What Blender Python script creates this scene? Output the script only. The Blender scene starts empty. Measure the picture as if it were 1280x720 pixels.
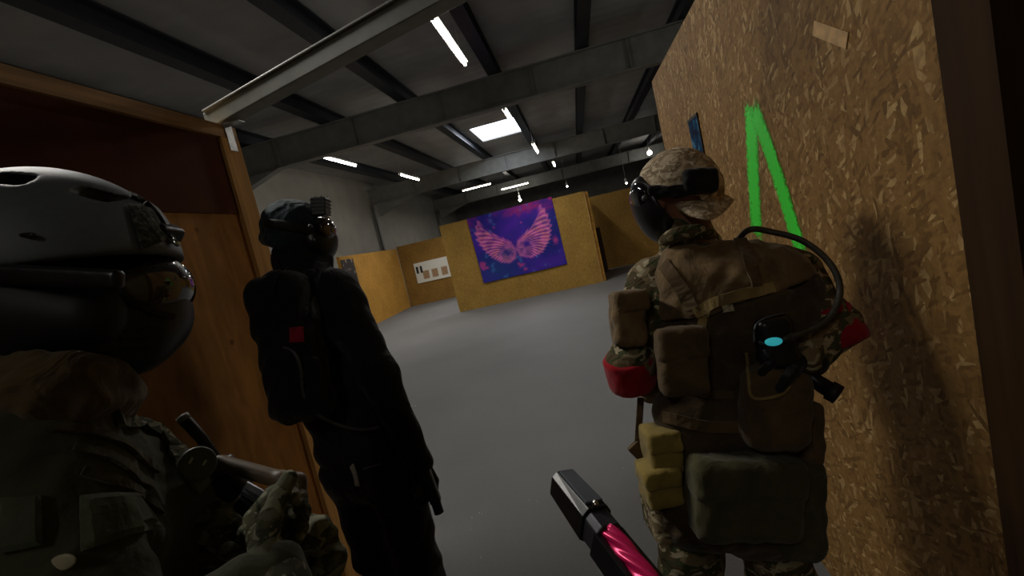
import bpy, bmesh, math, random
import numpy as np
import openvdb
from mathutils import Vector, Matrix, noise as mnoise
random.seed(4)
scene = bpy.context.scene
COL = scene.collection

# ------------------------------------------------------------------ camera
F = 600.0
cy, cp, cr = math.radians(9.2), math.radians(-5.7), math.radians(-13.1)
RM = (Matrix.Rotation(cy, 3, 'Z') @ Matrix.Rotation(math.pi/2 + cp, 3, 'X') @ Matrix.Rotation(cr, 3, 'Z'))
CAM = Vector((0, 0, 1.6))
cam = bpy.data.cameras.new('camera'); cam.sensor_width = 36; cam.lens = 36*F/1280; cam.clip_start = .02; cam.clip_end = 200
co = bpy.data.objects.new('camera', cam); COL.objects.link(co)
co.location = CAM; co.rotation_euler = RM.to_euler(); scene.camera = co

def ray(x, y): return RM @ Vector(((x-640)/F, -(y-360)/F, -1))
def pd(x, y, d): return CAM + ray(x, y)*d
def atx(x, y, X): r = ray(x, y); return CAM + r*(X/r.x)
def aty(x, y, Y): r = ray(x, y); return CAM + r*(Y/r.y)
def atz(x, y, Z): r = ray(x, y); return CAM + r*((Z-1.6)/r.z)

# ------------------------------------------------------------------ colour + materials
def lin(c):
    o = []
    for v in c:
        v /= 255
        o.append(v/12.92 if v <= .04045 else ((v+.055)/1.055)**2.4)
    return (*o, 1)

class NT:
    def __init__(s, name):
        s.m = bpy.data.materials.new(name); s.m.use_nodes = True
        s.t = s.m.node_tree; s.b = s.t.nodes['Principled BSDF']
    def n(s, ty, **kw):
        nd = s.t.nodes.new(ty)
        for k, v in kw.items():
            if k.startswith('_'): setattr(nd, k[1:], v)
            else: nd.inputs[k.replace('__', ' ')].default_value = v
        return nd
    def l(s, a, b): s.t.links.new(a, b)
    def ramp(s, fac, stops, interp='LINEAR'):
        r = s.t.nodes.new('ShaderNodeValToRGB'); cr_ = r.color_ramp; cr_.interpolation = interp
        while len(cr_.elements) < len(stops): cr_.elements.new(.5)
        for e, (p, c) in zip(cr_.elements, stops): e.position = p; e.color = c if len(c) == 4 else lin(c)
        s.l(fac, r.inputs[0]); return r.outputs[0]
    def coord(s, scale=(1, 1, 1), rot=(0, 0, 0), kind='Object'):
        tc = s.n('ShaderNodeTexCoord'); mp = s.n('ShaderNodeMapping')
        mp.inputs['Scale'].default_value = scale; mp.inputs['Rotation'].default_value = rot
        s.l(tc.outputs[kind], mp.inputs[0]); return mp.outputs[0]
    def mix(s, f, a, b, mode='MIX'):
        m = s.n('ShaderNodeMix', _data_type='RGBA', _blend_type=mode)
        for k, v in ((0, f), (6, a), (7, b)):
            if hasattr(v, 'links'): s.l(v, m.inputs[k])
            else: m.inputs[k].default_value = v
        return m.outputs[2]
    def bump(s, h, strength=.3, dist=.01):
        b = s.n('ShaderNodeBump', Strength=strength, Distance=dist); s.l(h, b.inputs['Height'])
        s.l(b.outputs[0], s.b.inputs['Normal'])

def plain(name, c, rough=.6, metal=0, var=.25, scale=30, bump=.15, spec=.5, coat=0):
    M = NT(name); v = M.coord()
    nz = M.n('ShaderNodeTexNoise', Scale=scale, Detail=4); M.l(v, nz.inputs['Vector'])
    c = lin(c); lo = tuple(x*(1-var) for x in c[:3])+(1,); hi = tuple(min(1, x*(1+var)) for x in c[:3])+(1,)
    M.l(M.ramp(nz.outputs[0], [(.3, lo), (.7, hi)]), M.b.inputs['Base Color'])
    M.b.inputs['Roughness'].default_value = rough; M.b.inputs['Metallic'].default_value = metal
    M.b.inputs['Specular IOR Level'].default_value = spec; M.b.inputs['Coat Weight'].default_value = coat
    if bump: M.bump(nz.outputs[0], bump, .004)
    return M.m

def fabric(name, c, var=.3, rough=.9, fold=.6, scale=9):
    M = NT(name); v = M.coord()
    n1 = M.n('ShaderNodeTexNoise', Scale=scale, Detail=3, Distortion=1.2); M.l(v, n1.inputs['Vector'])
    n2 = M.n('ShaderNodeTexNoise', Scale=260, Detail=1); M.l(v, n2.inputs['Vector'])
    c = lin(c); lo = tuple(x*(1-var) for x in c[:3])+(1,); hi = tuple(min(1, x*(1+var)) for x in c[:3])+(1,)
    M.l(M.ramp(n1.outputs[0], [(.3, lo), (.7, hi)]), M.b.inputs['Base Color'])
    b = M.n('ShaderNodeBump', Strength=fold, Distance=.03); M.l(n1.outputs[0], b.inputs['Height'])
    b2 = M.n('ShaderNodeBump', Strength=.25, Distance=.002); M.l(n2.outputs[0], b2.inputs['Height']); M.l(b.outputs[0], b2.inputs['Normal'])
    M.l(b2.outputs[0], M.b.inputs['Normal'])
    M.b.inputs['Roughness'].default_value = rough; M.b.inputs['Specular IOR Level'].default_value = .2
    M.b.inputs['Sheen Weight'].default_value = .15
    return M.m

def camo(name, cols, scale=9, rough=.9, fold=.7):
    M = NT(name); v = M.coord(scale=(1, 1, 1.7))
    n1 = M.n('ShaderNodeTexNoise', Scale=scale, Detail=3, Roughness=.55, Distortion=.6); M.l(v, n1.inputs['Vector'])
    n2 = M.n('ShaderNodeTexNoise', Scale=scale*2.3, Detail=2, Distortion=.8); M.l(v, n2.inputs['Vector'])
    a = M.ramp(n1.outputs[0], [(0, cols[0]), (.44, cols[1]), (.53, cols[2]), (.6, cols[0])], 'CONSTANT')
    f = M.ramp(n2.outputs[0], [(0, (0, 0, 0, 1)), (.58, (1, 1, 1, 1))], 'CONSTANT')
    M.l(M.mix(f, a, lin(cols[3])), M.b.inputs['Base Color'])
    v2 = M.coord()
    n3 = M.n('ShaderNodeTexNoise', Scale=11, Detail=3, Distortion=1.3); M.l(v2, n3.inputs['Vector'])
    M.bump(n3.outputs[0], fold, .03)
    M.b.inputs['Roughness'].default_value = rough; M.b.inputs['Specular IOR Level'].default_value = .2
    return M.m

def emit(name, c, strength):
    M = NT(name); M.b.inputs['Base Color'].default_value = lin(c); M.b.inputs['Emission Color'].default_value = lin(c)
    M.b.inputs['Emission Strength'].default_value = strength; return M.m

def osb(name, swap='x', base=((96, 62, 30), (150, 104, 56), (182, 140, 88)), contrast=1.0, grain=1.0):
    """oriented strand board: flat flakes of three directions laid over each other"""
    M = NT(name)
    tc = M.n('ShaderNodeTexCoord'); sp = M.n('ShaderNodeSeparateXYZ'); cb = M.n('ShaderNodeCombineXYZ')
    M.l(tc.outputs['Object'], sp.inputs[0])
    M.l(sp.outputs['Y' if swap == 'x' else 'X'], cb.inputs[0]); M.l(sp.outputs['Z'], cb.inputs[1])
    wob = M.n('ShaderNodeTexNoise', Scale=9, Detail=2); M.l(cb.outputs[0], wob.inputs['Vector'])
    add = M.n('ShaderNodeVectorMath', _operation='MULTIPLY_ADD'); M.l(wob.outputs['Color'], add.inputs[0])
    add.inputs[1].default_value = (.035, .035, 0); M.l(cb.outputs[0], add.inputs[2])
    facs, hs = [], []
    for i, (ang, sx, sy) in enumerate(((1.1, 14, 50), (-.85, 15, 56), (1.6, 13, 62), (.45, 26, 95))):
        mp = M.n('ShaderNodeMapping'); mp.inputs['Rotation'].default_value = (0, 0, ang)
        mp2 = M.n('ShaderNodeMapping'); mp2.inputs['Scale'].default_value = (sx*grain, sy*grain, 1); mp2.inputs['Location'].default_value = (i*3.7, i*1.9, 0)
        M.l(add.outputs[0], mp.inputs[0]); M.l(mp.outputs[0], mp2.inputs[0])
        vo = M.n('ShaderNodeTexVoronoi', _voronoi_dimensions='2D', Scale=1); M.l(mp2.outputs[0], vo.inputs['Vector'])
        s2 = M.n('ShaderNodeSeparateColor'); M.l(vo.outputs['Color'], s2.inputs[0])
        facs.append((s2.outputs[0], s2.outputs[1]))
    cur = M.ramp(facs[0][0], [(0, base[0]), (.5, base[1]), (1, base[2])])
    hcur = facs[0][0]
    for v, sel in facs[1:]:
        top = M.ramp(v, [(0, base[0]), (.45, base[1]), (.9, base[1]), (1, base[2])])
        m = M.ramp(sel, [(0, (0, 0, 0, 1)), (.62, (1, 1, 1, 1))], 'CONSTANT')
        cur = M.mix(m, cur, top)
        hm = M.n('ShaderNodeMix'); M.l(m, hm.inputs[0]); M.l(hcur, hm.inputs[2]); M.l(v, hm.inputs[3]); hcur = hm.outputs[0]
    # fine wood fibre and broad tone
    fine = M.n('ShaderNodeTexNoise', Scale=70, Detail=5); M.l(cb.outputs[0], fine.inputs['Vector'])
    cur = M.mix(.55*contrast, cur, M.ramp(fine.outputs[0], [(.3, (.42, .42, .42, 1)), (.7, (1, 1, 1, 1))]), 'MULTIPLY')
    broad = M.n('ShaderNodeTexNoise', Scale=1.7, Detail=3); M.l(cb.outputs[0], broad.inputs['Vector'])
    cur = M.mix(.5, cur, M.ramp(broad.outputs[0], [(.3, (.6, .58, .55, 1)), (.65, (1, 1, 1, 1))]), 'MULTIPLY')
    M.l(cur, M.b.inputs['Base Color'])
    M.bump(hcur, .25, .002)
    M.b.inputs['Roughness'].default_value = .7; M.b.inputs['Specular IOR Level'].default_value = .2
    return M.m

def timber(name, c, ax=2):
    M = NT(name); s = [30, 30, 30]; s[ax] = 1.5
    v = M.coord(scale=tuple(s))
    nz = M.n('ShaderNodeTexNoise', Scale=1, Detail=4, Distortion=.5); M.l(v, nz.inputs['Vector'])
    c = lin(c)
    M.l(M.ramp(nz.outputs[0], [(.3, tuple(x*.65 for x in c[:3])+(1,)), (.7, tuple(min(1, x*1.25) for x in c[:3])+(1,))]), M.b.inputs['Base Color'])
    M.bump(nz.outputs[0], .2, .003); M.b.inputs['Roughness'].default_value = .8; M.b.inputs['Specular IOR Level'].default_value = .15
    return M.m

OSB_R = osb('osb_corridor', 'x', base=((128, 94, 50), (164, 124, 70), (216, 180, 122)), grain=1.15)
OSB_L = osb('osb_corridor_left', 'x', base=((140, 88, 34), (166, 108, 44), (186, 128, 58)), contrast=.7, grain=1.2)
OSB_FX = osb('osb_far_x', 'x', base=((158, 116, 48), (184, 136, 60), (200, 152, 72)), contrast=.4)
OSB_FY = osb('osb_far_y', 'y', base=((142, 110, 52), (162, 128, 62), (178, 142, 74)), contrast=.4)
def plywood(name, c):
    M = NT(name); v = M.coord(scale=(3, 3, .8)); v1 = M.coord()
    g = M.n('ShaderNodeTexNoise', Scale=4, Detail=6, Distortion=1.4); M.l(v, g.inputs['Vector'])
    b = M.n('ShaderNodeTexNoise', Scale=3.2, Detail=4); M.l(v1, b.inputs['Vector'])
    kn = M.n('ShaderNodeTexVoronoi', Scale=5.5); M.l(v1, kn.inputs['Vector'])
    c = lin(c)
    col = M.ramp(g.outputs[0], [(.28, tuple(x*.78 for x in c[:3])+(1,)), (.72, tuple(min(1, x*1.25) for x in c[:3])+(1,))])
    col = M.mix(.6, col, M.ramp(b.outputs[0], [(.32, (.5, .46, .42, 1)), (.62, (1, 1, 1, 1))]), 'MULTIPLY')
    col = M.mix(.8, col, M.ramp(kn.outputs['Distance'], [(.03, (.25, .2, .16, 1)), (.09, (1, 1, 1, 1))]), 'MULTIPLY')
    M.l(col, M.b.inputs['Base Color']); M.bump(g.outputs[0], .15, .002)
    M.b.inputs['Roughness'].default_value = .75; M.b.inputs['Specular IOR Level'].default_value = .15
    return M.m
WALLPLY = plywood('knotty_plywood', (172, 118, 56))
WALL_SHADE = plain('upper_wall_shade', (84, 46, 26), .8, var=.2, scale=6, bump=.05, spec=.1)  # shadow tone of the upper left wall, put into the colour
STUD = timber('stud_timber', (196, 146, 84))
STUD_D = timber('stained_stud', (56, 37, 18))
RAILT = timber('rail_timber', (188, 150, 112), 1)
BEAMT = plain('tie_beam_paint', (118, 120, 110), .5, var=.15, scale=14)
STEEL = plain('painted_steel', (128, 129, 124), .5, var=.15, scale=5, bump=.05)
STEEL_D = plain('purlin_steel', (40, 44, 50), .5, .3, var=.2, scale=5, bump=.05)
CLAD = plain('wall_cladding', (158, 155, 146), .7, var=.08, scale=2, bump=.03)

# ------------------------------------------------------------------ mesh helpers
def link(name, me, mat, parent=None, loc=None, smooth=False):
    o = bpy.data.objects.new(name, me); COL.objects.link(o)
    if mat is not None: me.materials.append(mat)
    if smooth:
        for p in me.polygons: p.use_smooth = True
    if parent is not None: o.parent = parent
    if loc is not None: o.location = loc
    return o

def bm_obj(name, bm, mat, parent=None, smooth=False, bevel=0):
    """bm is in world coordinates; the object gets its parent's base (or its own centre) as origin"""
    bm.normal_update()
    off = Vector(parent['_base']) if parent is not None and '_base' in parent else Vector((0, 0, 0))
    if parent is None:
        off = sum((v.co for v in bm.verts), Vector())/max(1, len(bm.verts))
    for v in bm.verts: v.co -= off
    me = bpy.data.meshes.new(name); bm.to_mesh(me); bm.free()
    o = link(name, me, mat, parent, None if parent is not None else off, smooth)
    if parent is None or True: o['_base'] = tuple(off) if parent is None else tuple(parent['_base'])
    if bevel:
        b = o.modifiers.new('bevel', 'BEVEL'); b.width = bevel; b.segments = 2; b.limit_method = 'ANGLE'
    return o

def empty(name, loc, label, cat, group=None):
    o = bpy.data.objects.new(name, None); COL.objects.link(o); o.location = loc; o.empty_display_size = .05
    o['label'] = label; o['category'] = cat; o['_base'] = tuple(loc)
    if group: o['group'] = group
    return o

def tag(o, label, cat, group=None):
    o['label'] = label; o['category'] = cat
    if group: o['group'] = group
    return o

def struct(o): o['kind'] = 'structure'; return o

def box(bm, lo, hi, M=None):
    lo, hi = Vector(lo), Vector(hi)
    vs = [bm.verts.new(((lo, hi)[i & 1].x, (lo, hi)[i >> 1 & 1].y, (lo, hi)[i >> 2 & 1].z)) for i in range(8)]
    if M is not None:
        for v in vs: v.co = M @ v.co
    for f in ((0, 2, 3, 1), (4, 5, 7, 6), (0, 1, 5, 4), (2, 6, 7, 3), (0, 4, 6, 2), (1, 3, 7, 5)):
        bm.faces.new([vs[i] for i in f])
    return bm

def B(): return bmesh.new()

def frame(z, up):
    z = Vector(z).normalized(); x = Vector(up).cross(z).normalized(); y = z.cross(x)
    return Matrix((x, y, z)).transposed()

def bar(bm, a, b, w, h, up=(0, 0, 1)):
    """rectangular bar from a to b; w across, h along up"""
    a, b = Vector(a), Vector(b); M = frame(b-a, up).to_4x4(); M.translation = a
    return box(bm, (-w/2, -h/2, 0), (w/2, h/2, (b-a).length), M)

def tube(bm, pts, r, n=10, cap=True):
    pts = [Vector(p) for p in pts]; rs = r if isinstance(r, (list, tuple)) else [r]*len(pts)
    rings = []; up = Vector((.13, .2, 1))
    for i, p in enumerate(pts):
        t = (pts[min(i+1, len(pts)-1)] - pts[max(i-1, 0)]).normalized()
        M = frame(t, up if abs(t.dot(up.normalized())) < .98 else Vector((1, 0, 0)))
        rings.append([bm.verts.new(p + M @ Vector((math.cos(a)*rs[i], math.sin(a)*rs[i], 0))) for a in [2*math.pi*k/n for k in range(n)]])
    for q, s in zip(rings, rings[1:]):
        for k in range(n): bm.faces.new((q[k], q[(k+1) % n], s[(k+1) % n], s[k]))
    if cap: bm.faces.new(rings[0][::-1]); bm.faces.new(rings[-1])
    return bm

def spline(pts, n=8):
    pts = [Vector(p) for p in pts]; P = [pts[0]*2-pts[1]] + pts + [pts[-1]*2-pts[-2]]; out = []
    for i in range(1, len(P)-2):
        for k in range(n):
            t = k/n; a, b, c, d = P[i-1:i+3]
            out.append(.5*((2*b)+(c-a)*t+(2*a-5*b+4*c-d)*t*t+(3*b-a-3*c+d)*t**3))
    return out + [pts[-1]]

def cyl(bm, a, b, r, n=20, r2=None): return tube(bm, [a, b], [r, r if r2 is None else r2], n)

# ------------------------------------------------------------------ signed-distance modelling (one continuous surface)
class SDF:
    """smooth union of tapered limbs, ellipsoids and rounded boxes; points are world vectors"""
    def __init__(s, k=.02): s.p = []; s.k = k
    def cap(s, a, b, ra, rb=None, k=None, op='u'): s.p.append(('c', Vector(a), Vector(b), ra, ra if rb is None else rb, None, k, op)); return s
    def chain(s, pts, rs, k=None, op='u'):
        for i in range(len(pts)-1): s.cap(pts[i], pts[i+1], rs[i], rs[i+1], k, op)
        return s
    def ell(s, c, r, rot=None, k=None, op='u'): s.p.append(('e', Vector(c), Vector(r), 0, 0, rot or RM.copy(), k, op)); return s
    def box(s, c, h, rnd=.01, rot=None, k=None, op='u'): s.p.append(('b', Vector(c), Vector(h), rnd, 0, rot or RM.copy(), k, op)); return s
    def plane(s, c, n, k=None): s.p.append(('p', Vector(c), Vector(n).normalized(), 0, 0, None, k, 'i')); return s   # keep the side n points AWAY from
    def mesh(s, vox=.006, wr=0, wsc=14, seed=0):
        lo, hi = [], []
        for q in s.p:
            if q[7] != 'u': continue
            if q[0] == 'c':
                m = max(q[3], q[4]); lo += [[min(q[1][i], q[2][i])-m for i in range(3)]]; hi += [[max(q[1][i], q[2][i])+m for i in range(3)]]
            else:
                m = q[2].length if q[0] == 'b' else max(q[2]); lo += [[q[1][i]-m for i in range(3)]]; hi += [[q[1][i]+m for i in range(3)]]
        lo = np.min(lo, 0)-4*vox; hi = np.max(hi, 0)+4*vox
        ax = [np.arange(lo[i], hi[i]+vox, vox, dtype=np.float32) for i in range(3)]
        far = .08
        D = np.full([len(a) for a in ax], far, np.float32)
        for ty, a, b, r1, r2, rot, k, op in s.p:
            k = s.k if k is None else k; pad = far
            if ty == 'p': sl = [slice(None)]*3
            else:
                if ty == 'c': m = max(r1, r2); l = [min(a[i], b[i])-m-pad for i in range(3)]; h = [max(a[i], b[i])+m+pad for i in range(3)]
                else: m = b.length if ty == 'b' else max(b); l = [a[i]-m-pad for i in range(3)]; h = [a[i]+m+pad for i in range(3)]
                if op == 'i': sl = [slice(None)]*3
                else: sl = [slice(max(0, int((l[i]-lo[i])/vox)), max(0, int((h[i]-lo[i])/vox)+2)) for i in range(3)]
            X, Y, Z = np.meshgrid(ax[0][sl[0]], ax[1][sl[1]], ax[2][sl[2]], indexing='ij', sparse=True)
            if X.size == 0 or Y.size == 0 or Z.size == 0: continue
            X = X-a.x; Y = Y-a.y; Z = Z-a.z
            if ty == 'c':
                v = b-a; L = max(v.length_squared, 1e-9)
                t = np.clip((X*v.x+Y*v.y+Z*v.z)/L, 0, 1)
                d = np.sqrt((X-t*v.x)**2+(Y-t*v.y)**2+(Z-t*v.z)**2) - (r1+(r2-r1)*t)
            elif ty == 'p': d = X*b.x+Y*b.y+Z*b.z
            else:
                c0, c1, c2 = rot.col[0], rot.col[1], rot.col[2]
                x = X*c0.x+Y*c0.y+Z*c0.z; y = X*c1.x+Y*c1.y+Z*c1.z; z = X*c2.x+Y*c2.y+Z*c2.z
                if ty == 'e':
                    k0 = np.sqrt((x/b.x)**2+(y/b.y)**2+(z/b.z)**2); k1 = np.sqrt((x/b.x**2)**2+(y/b.y**2)**2+(z/b.z**2)**2)
                    d = k0*(k0-1)/np.maximum(k1, 1e-6)
                else:
                    qx, qy, qz = np.abs(x)-b.x+r1, np.abs(y)-b.y+r1, np.abs(z)-b.z+r1
                    d = np.sqrt(np.maximum(qx, 0)**2+np.maximum(qy, 0)**2+np.maximum(qz, 0)**2)+np.minimum(np.maximum(qx, np.maximum(qy, qz)), 0)-r1
            cur = D[sl[0], sl[1], sl[2]]
            if op == 'u':
                h = np.clip(.5+.5*(d-cur)/k, 0, 1) if k > 0 else 0
                D[sl[0], sl[1], sl[2]] = (d+(cur-d)*h-k*h*(1-h)) if k > 0 else np.minimum(cur, d)
            else:
                e = -d if op == 's' else d
                kk = min(k, .006); h = np.clip(.5-.5*(e-cur)/kk, 0, 1)
                D[sl[0], sl[1], sl[2]] = e+(cur-e)*h+kk*h*(1-h)
        if wr:
            X, Y, Z = np.meshgrid(*ax, indexing='ij', sparse=True); w = wsc; ph = seed*1.7
            wx = np.sin(X*w*.9+2*np.sin(Z*w*.5+ph))+np.sin(Z*w*2.3+1.7*np.sin(X*w*1.1+Y*w+ph)+ph)+.6*np.sin(Y*w*1.7+Z*w*3.1+2*np.sin(X*w*2.1))+.5*np.sin(X*w*4.3-Z*w*3.3+1.5*np.sin(Y*w*3))
            D = D + (wr*wx).astype(np.float32)
        D = np.clip(D, -far, far)
        g = openvdb.FloatGrid(far); g.copyFromArray(np.ascontiguousarray(D))
        pts, tris, quads = g.convertToPolygons(0.0, 0.0)
        me = bpy.data.meshes.new('m')
        P = pts*vox + lo
        faces = [tuple(int(i) for i in t) for t in tris] + [tuple(int(i) for i in q) for q in quads]
        me.from_pydata(P.tolist(), [], faces)
        return me
    def obj(s, name, mat, parent=None, vox=.006, wr=0, wsc=14, seed=0, smooth_it=1):
        me = s.mesh(vox, wr, wsc, seed); bm = bmesh.new(); bm.from_mesh(me); bpy.data.meshes.remove(me)
        if len(bm.verts):
            # drop stray crumbs, keep the main surface
            if smooth_it:
                for _ in range(smooth_it): bmesh.ops.smooth_vert(bm, verts=bm.verts, factor=.5, use_axis_x=True, use_axis_y=True, use_axis_z=True)
            if bm.calc_volume(signed=True) < 0: bmesh.ops.reverse_faces(bm, faces=bm.faces)
        return bm_obj(name, bm, mat, parent, smooth=True)

# ================================================================== THE HALL
fl = NT('hall_floor'); v = fl.coord()
n1 = fl.n('ShaderNodeTexNoise', Scale=.6, Detail=5); fl.l(v, n1.inputs['Vector'])
n2 = fl.n('ShaderNodeTexNoise', Scale=120, Detail=3); fl.l(v, n2.inputs['Vector'])
c = fl.ramp(n1.outputs[0], [(.3, (88, 88, 88)), (.7, (101, 101, 101))])
c = fl.mix(.4, c, fl.ramp(n2.outputs[0], [(.35, (.65, .65, .65, 1)), (.65, (1, 1, 1, 1))]), 'MULTIPLY')
fl.l(c, fl.b.inputs['Base Color']); fl.bump(n2.outputs[0], .15, .002); fl.b.inputs['Roughness'].default_value = .7
XL, XR, YB, YF, ZC = -7.4, 9.0, -4.0, 30.5, 4.9
struct(bm_obj('floor', box(B(), (XL-.2, YB, -.12), (XR+.2, YF, 0)), fl.m))

rf = NT('roof_sheet'); v = rf.coord()
w = rf.n('ShaderNodeTexWave', _wave_type='BANDS', _bands_direction='Y', Scale=1.1); rf.l(v, w.inputs['Vector'])
nz = rf.n('ShaderNodeTexNoise', Scale=1.2, Detail=4); rf.l(v, nz.inputs['Vector'])
rf.l(rf.ramp(nz.outputs[0], [(.3, (142, 142, 140)), (.7, (164, 163, 160))]), rf.b.inputs['Base Color'])
rf.bump(w.outputs[0], .35, .03); rf.b.inputs['Roughness'].default_value = .6
SKX0, SKX1, SKY0, SKY1 = -2.42, -1.08, 13.9, 16.0
bm = B()
for lo, hi in (((XL, YB, ZC), (SKX0, YF, ZC+.08)), ((SKX1, YB, ZC), (XR, YF, ZC+.08)), ((SKX0, YB, ZC), (SKX1, SKY0, ZC+.08)), ((SKX0, SKY1, ZC), (SKX1, YF, ZC+.08))): box(bm, lo, hi)
struct(bm_obj('ceiling', bm, rf.m))
struct(bm_obj('window_1', box(B(), (SKX0, SKY0, ZC+.05), (SKX1, SKY1, ZC+.07)), emit('skylight_pane', (235, 242, 255), 5)))
bm = B(); box(bm, (XL-.2, YB, 0), (XL, YF, ZC+.08)); struct(bm_obj('wall_left', bm, CLAD))
struct(bm_obj('wall_right', box(B(), (XR, YB, 0), (XR+.2, YF, ZC+.08)), CLAD))
DARKW = plain('end_wall', (112, 110, 106), .8, var=.2, scale=2)
struct(bm_obj('wall_front', box(B(), (XL-.2, YF, 0), (XR+.2, YF+.2, ZC+.08)), DARKW))
struct(bm_obj('wall_back', box(B(), (XL-.2, YB-.2, 0), (XR+.2, YB, ZC+.08)), DARKW))

# portal frames: I-section rafter with haunch, column on the left wall
k = 0
def ibeam(bm, y, x0, x1, z0, h, fw=.2):
    box(bm, (x0, y-.012, z0), (x1, y+.012, z0+h)); box(bm, (x0, y-fw/2, z0-.012), (x1, y+fw/2, z0+.012)); box(bm, (x0, y-fw/2, z0+h-.012), (x1, y+fw/2, z0+h+.012))
for y in (.9, 9.2, 17.5, 25.8):
    k += 1; bm = B()
    ibeam(bm, y, XL+.02, XR-.02, 4.03, .55)
    # haunch
    hv = [bm.verts.new(p) for p in ((XL+.3, y-.1, 4.03), (XL+1.9, y-.1, 4.03), (XL+.3, y-.1, 3.55), (XL+.3, y+.1, 4.03), (XL+1.9, y+.1, 4.03), (XL+.3, y+.1, 3.55))]
    for f in ((0, 1, 2), (3, 5, 4), (0, 3, 4, 1), (1, 4, 5, 2), (0, 2, 5, 3)): bm.faces.new([hv[i] for i in f])
    for sx in [XL+1.9+i*1.75 for i in range(8)]: box(bm, (sx, y-.095, 4.04), (sx+.012, y+.095, 4.56))
    struct(bm_obj('trim_%d' % k, bm, STEEL))
    k += 1; bm = B(); box(bm, (XL+.02, y-.1, .01), (XL+.045, y+.1, 4.02)); box(bm, (XL+.05, y-.01, .01), (XL+.12, y+.01, 4.02)); box(bm, (XL+.12, y-.06, .01), (XL+.14, y+.06, 4.02))
    struct(bm_obj('trim_%d' % k, bm, STEEL))
for px in (-6.1, -4.35, -2.72, -.92, .75, 2.5, 4.25, 6.0, 7.7):
    k += 1; bm = B(); box(bm, (px-.02, YB+.05, 4.62), (px+.01, YF-.05, 4.88)); box(bm, (px-.1, YB+.05, 4.61), (px+.1, YF-.05, 4.63)); box(bm, (px-.1, YB+.05, 4.86), (px+.1, YF-.05, 4.885))
    struct(bm_obj('trim_%d' % k, bm, STEEL_D))

# ------------------------------------------------------------------ near corridor walls
H = 2.42
LX = -1.52
wl = struct(bm_obj('wall_corridor_left', box(B(), (LX-.09, -1.5, 0), (LX, 2.16, H-.06)), WALLPLY)); wl['label'] = 'knotty plywood wall on the left'
pf = bm_obj('shade_panel', box(B(), (LX, -1.5, 2.0), (LX+.006, 2.075, H-.065)), WALL_SHADE, wl)  # thin reddish-dark panel stands in for the shadow on the upper wall
tr = bm_obj('top_rail', box(B(), (LX-.1, -1.5, H-.06), (LX+.02, 2.2, H)), RAILT, wl)
po = bm_obj('end_post', box(B(), (LX-.1, 2.08, 0), (LX+.022, 2.2, H-.062)), STUD, wl)
RX = .69
wr_ = struct(bm_obj('wall_corridor_right', box(B(), (RX, .96, 0), (RX+.09, 3.52, H)), OSB_R)); wr_['label'] = 'strand board wall on the right'
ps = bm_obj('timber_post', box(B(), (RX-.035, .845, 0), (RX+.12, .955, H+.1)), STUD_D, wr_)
OSB_G = osb('osb_greenish', 'x', base=((90, 78, 30), (120, 106, 48), (146, 132, 70)))
wn = struct(bm_obj('wall_corridor_near', box(B(), (RX+.04, -1.5, 0), (RX+.12, .84, H)), OSB_G))
# tie beam over the corridor mouth
bm = B(); a, b = Vector((-1.60, 2.2, 2.475)), Vector((.68, 1.40, 2.475)); bar(bm, a, b, .085, .075); bar(bm, a+Vector((0, -.045, .04)), b+Vector((0, -.045, .04)), .025, .012)
tb = bm_obj('tie_beam', bm, BEAMT, bevel=.004); tag(tb, 'pale grey beam spanning the corridor from the left wall top', 'beam')
# joint plate under the tie beam
bm = B(); box(bm, (LX-.02, 2.2, 2.28), (LX+.0, 2.21, 2.4)); 
bkt = bm_obj('mount_bracket', box(box(B(), (LX+.022, 2.12, 2.30), (LX+.026, 2.17, 2.425)), (LX+.022, 2.12, 2.421), (LX+.10, 2.17, 2.425)), plain('zinc', (170, 170, 168), .35, .8), None)
bm.free(); tag(bkt, 'small zinc angle bracket under the pale beam at the left wall end', 'bracket')

# ------------------------------------------------------------------ far partitions
def part_wall(name, lo, hi, mat, post=None):
    w_ = struct(bm_obj(name, box(B(), lo, hi), mat)); return w_
CPY = 12.45
CX0, CX1 = -3.55, .32
wc = part_wall('wall_center', (CX0, CPY, 0), (CX1, CPY+.09, 2.36), OSB_FY)
wd = part_wall('wall_far_left', (-6.69, 12.6, 0), (-6.6, 16.9, 2.2), OSB_FX)
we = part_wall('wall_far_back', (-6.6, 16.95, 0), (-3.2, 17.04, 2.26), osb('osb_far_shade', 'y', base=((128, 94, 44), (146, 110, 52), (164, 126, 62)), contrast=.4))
wf = part_wall('wall_far_right', (.34, 15.2, 0), (5.6, 15.29, 2.3), OSB_FY)
wl2 = part_wall('wall_far_link', (.34, CPY+.1, 0), (.42, 15.1, 2.34), OSB_FX)
wg = part_wall('wall_far_side', (3.1, 9.5, 0), (3.19, 15.1, 2.42), OSB_FX)
DOORM = plain('dark_doorway', (52, 34, 22), .8)
wh = struct(bm_obj('door_1', box(box(B(), (.50, 14.6, 0), (.62, 14.68, 1.35)), (.43, 14.6, 0), (.50, 14.66, 1.3)), DOORM))

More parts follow.
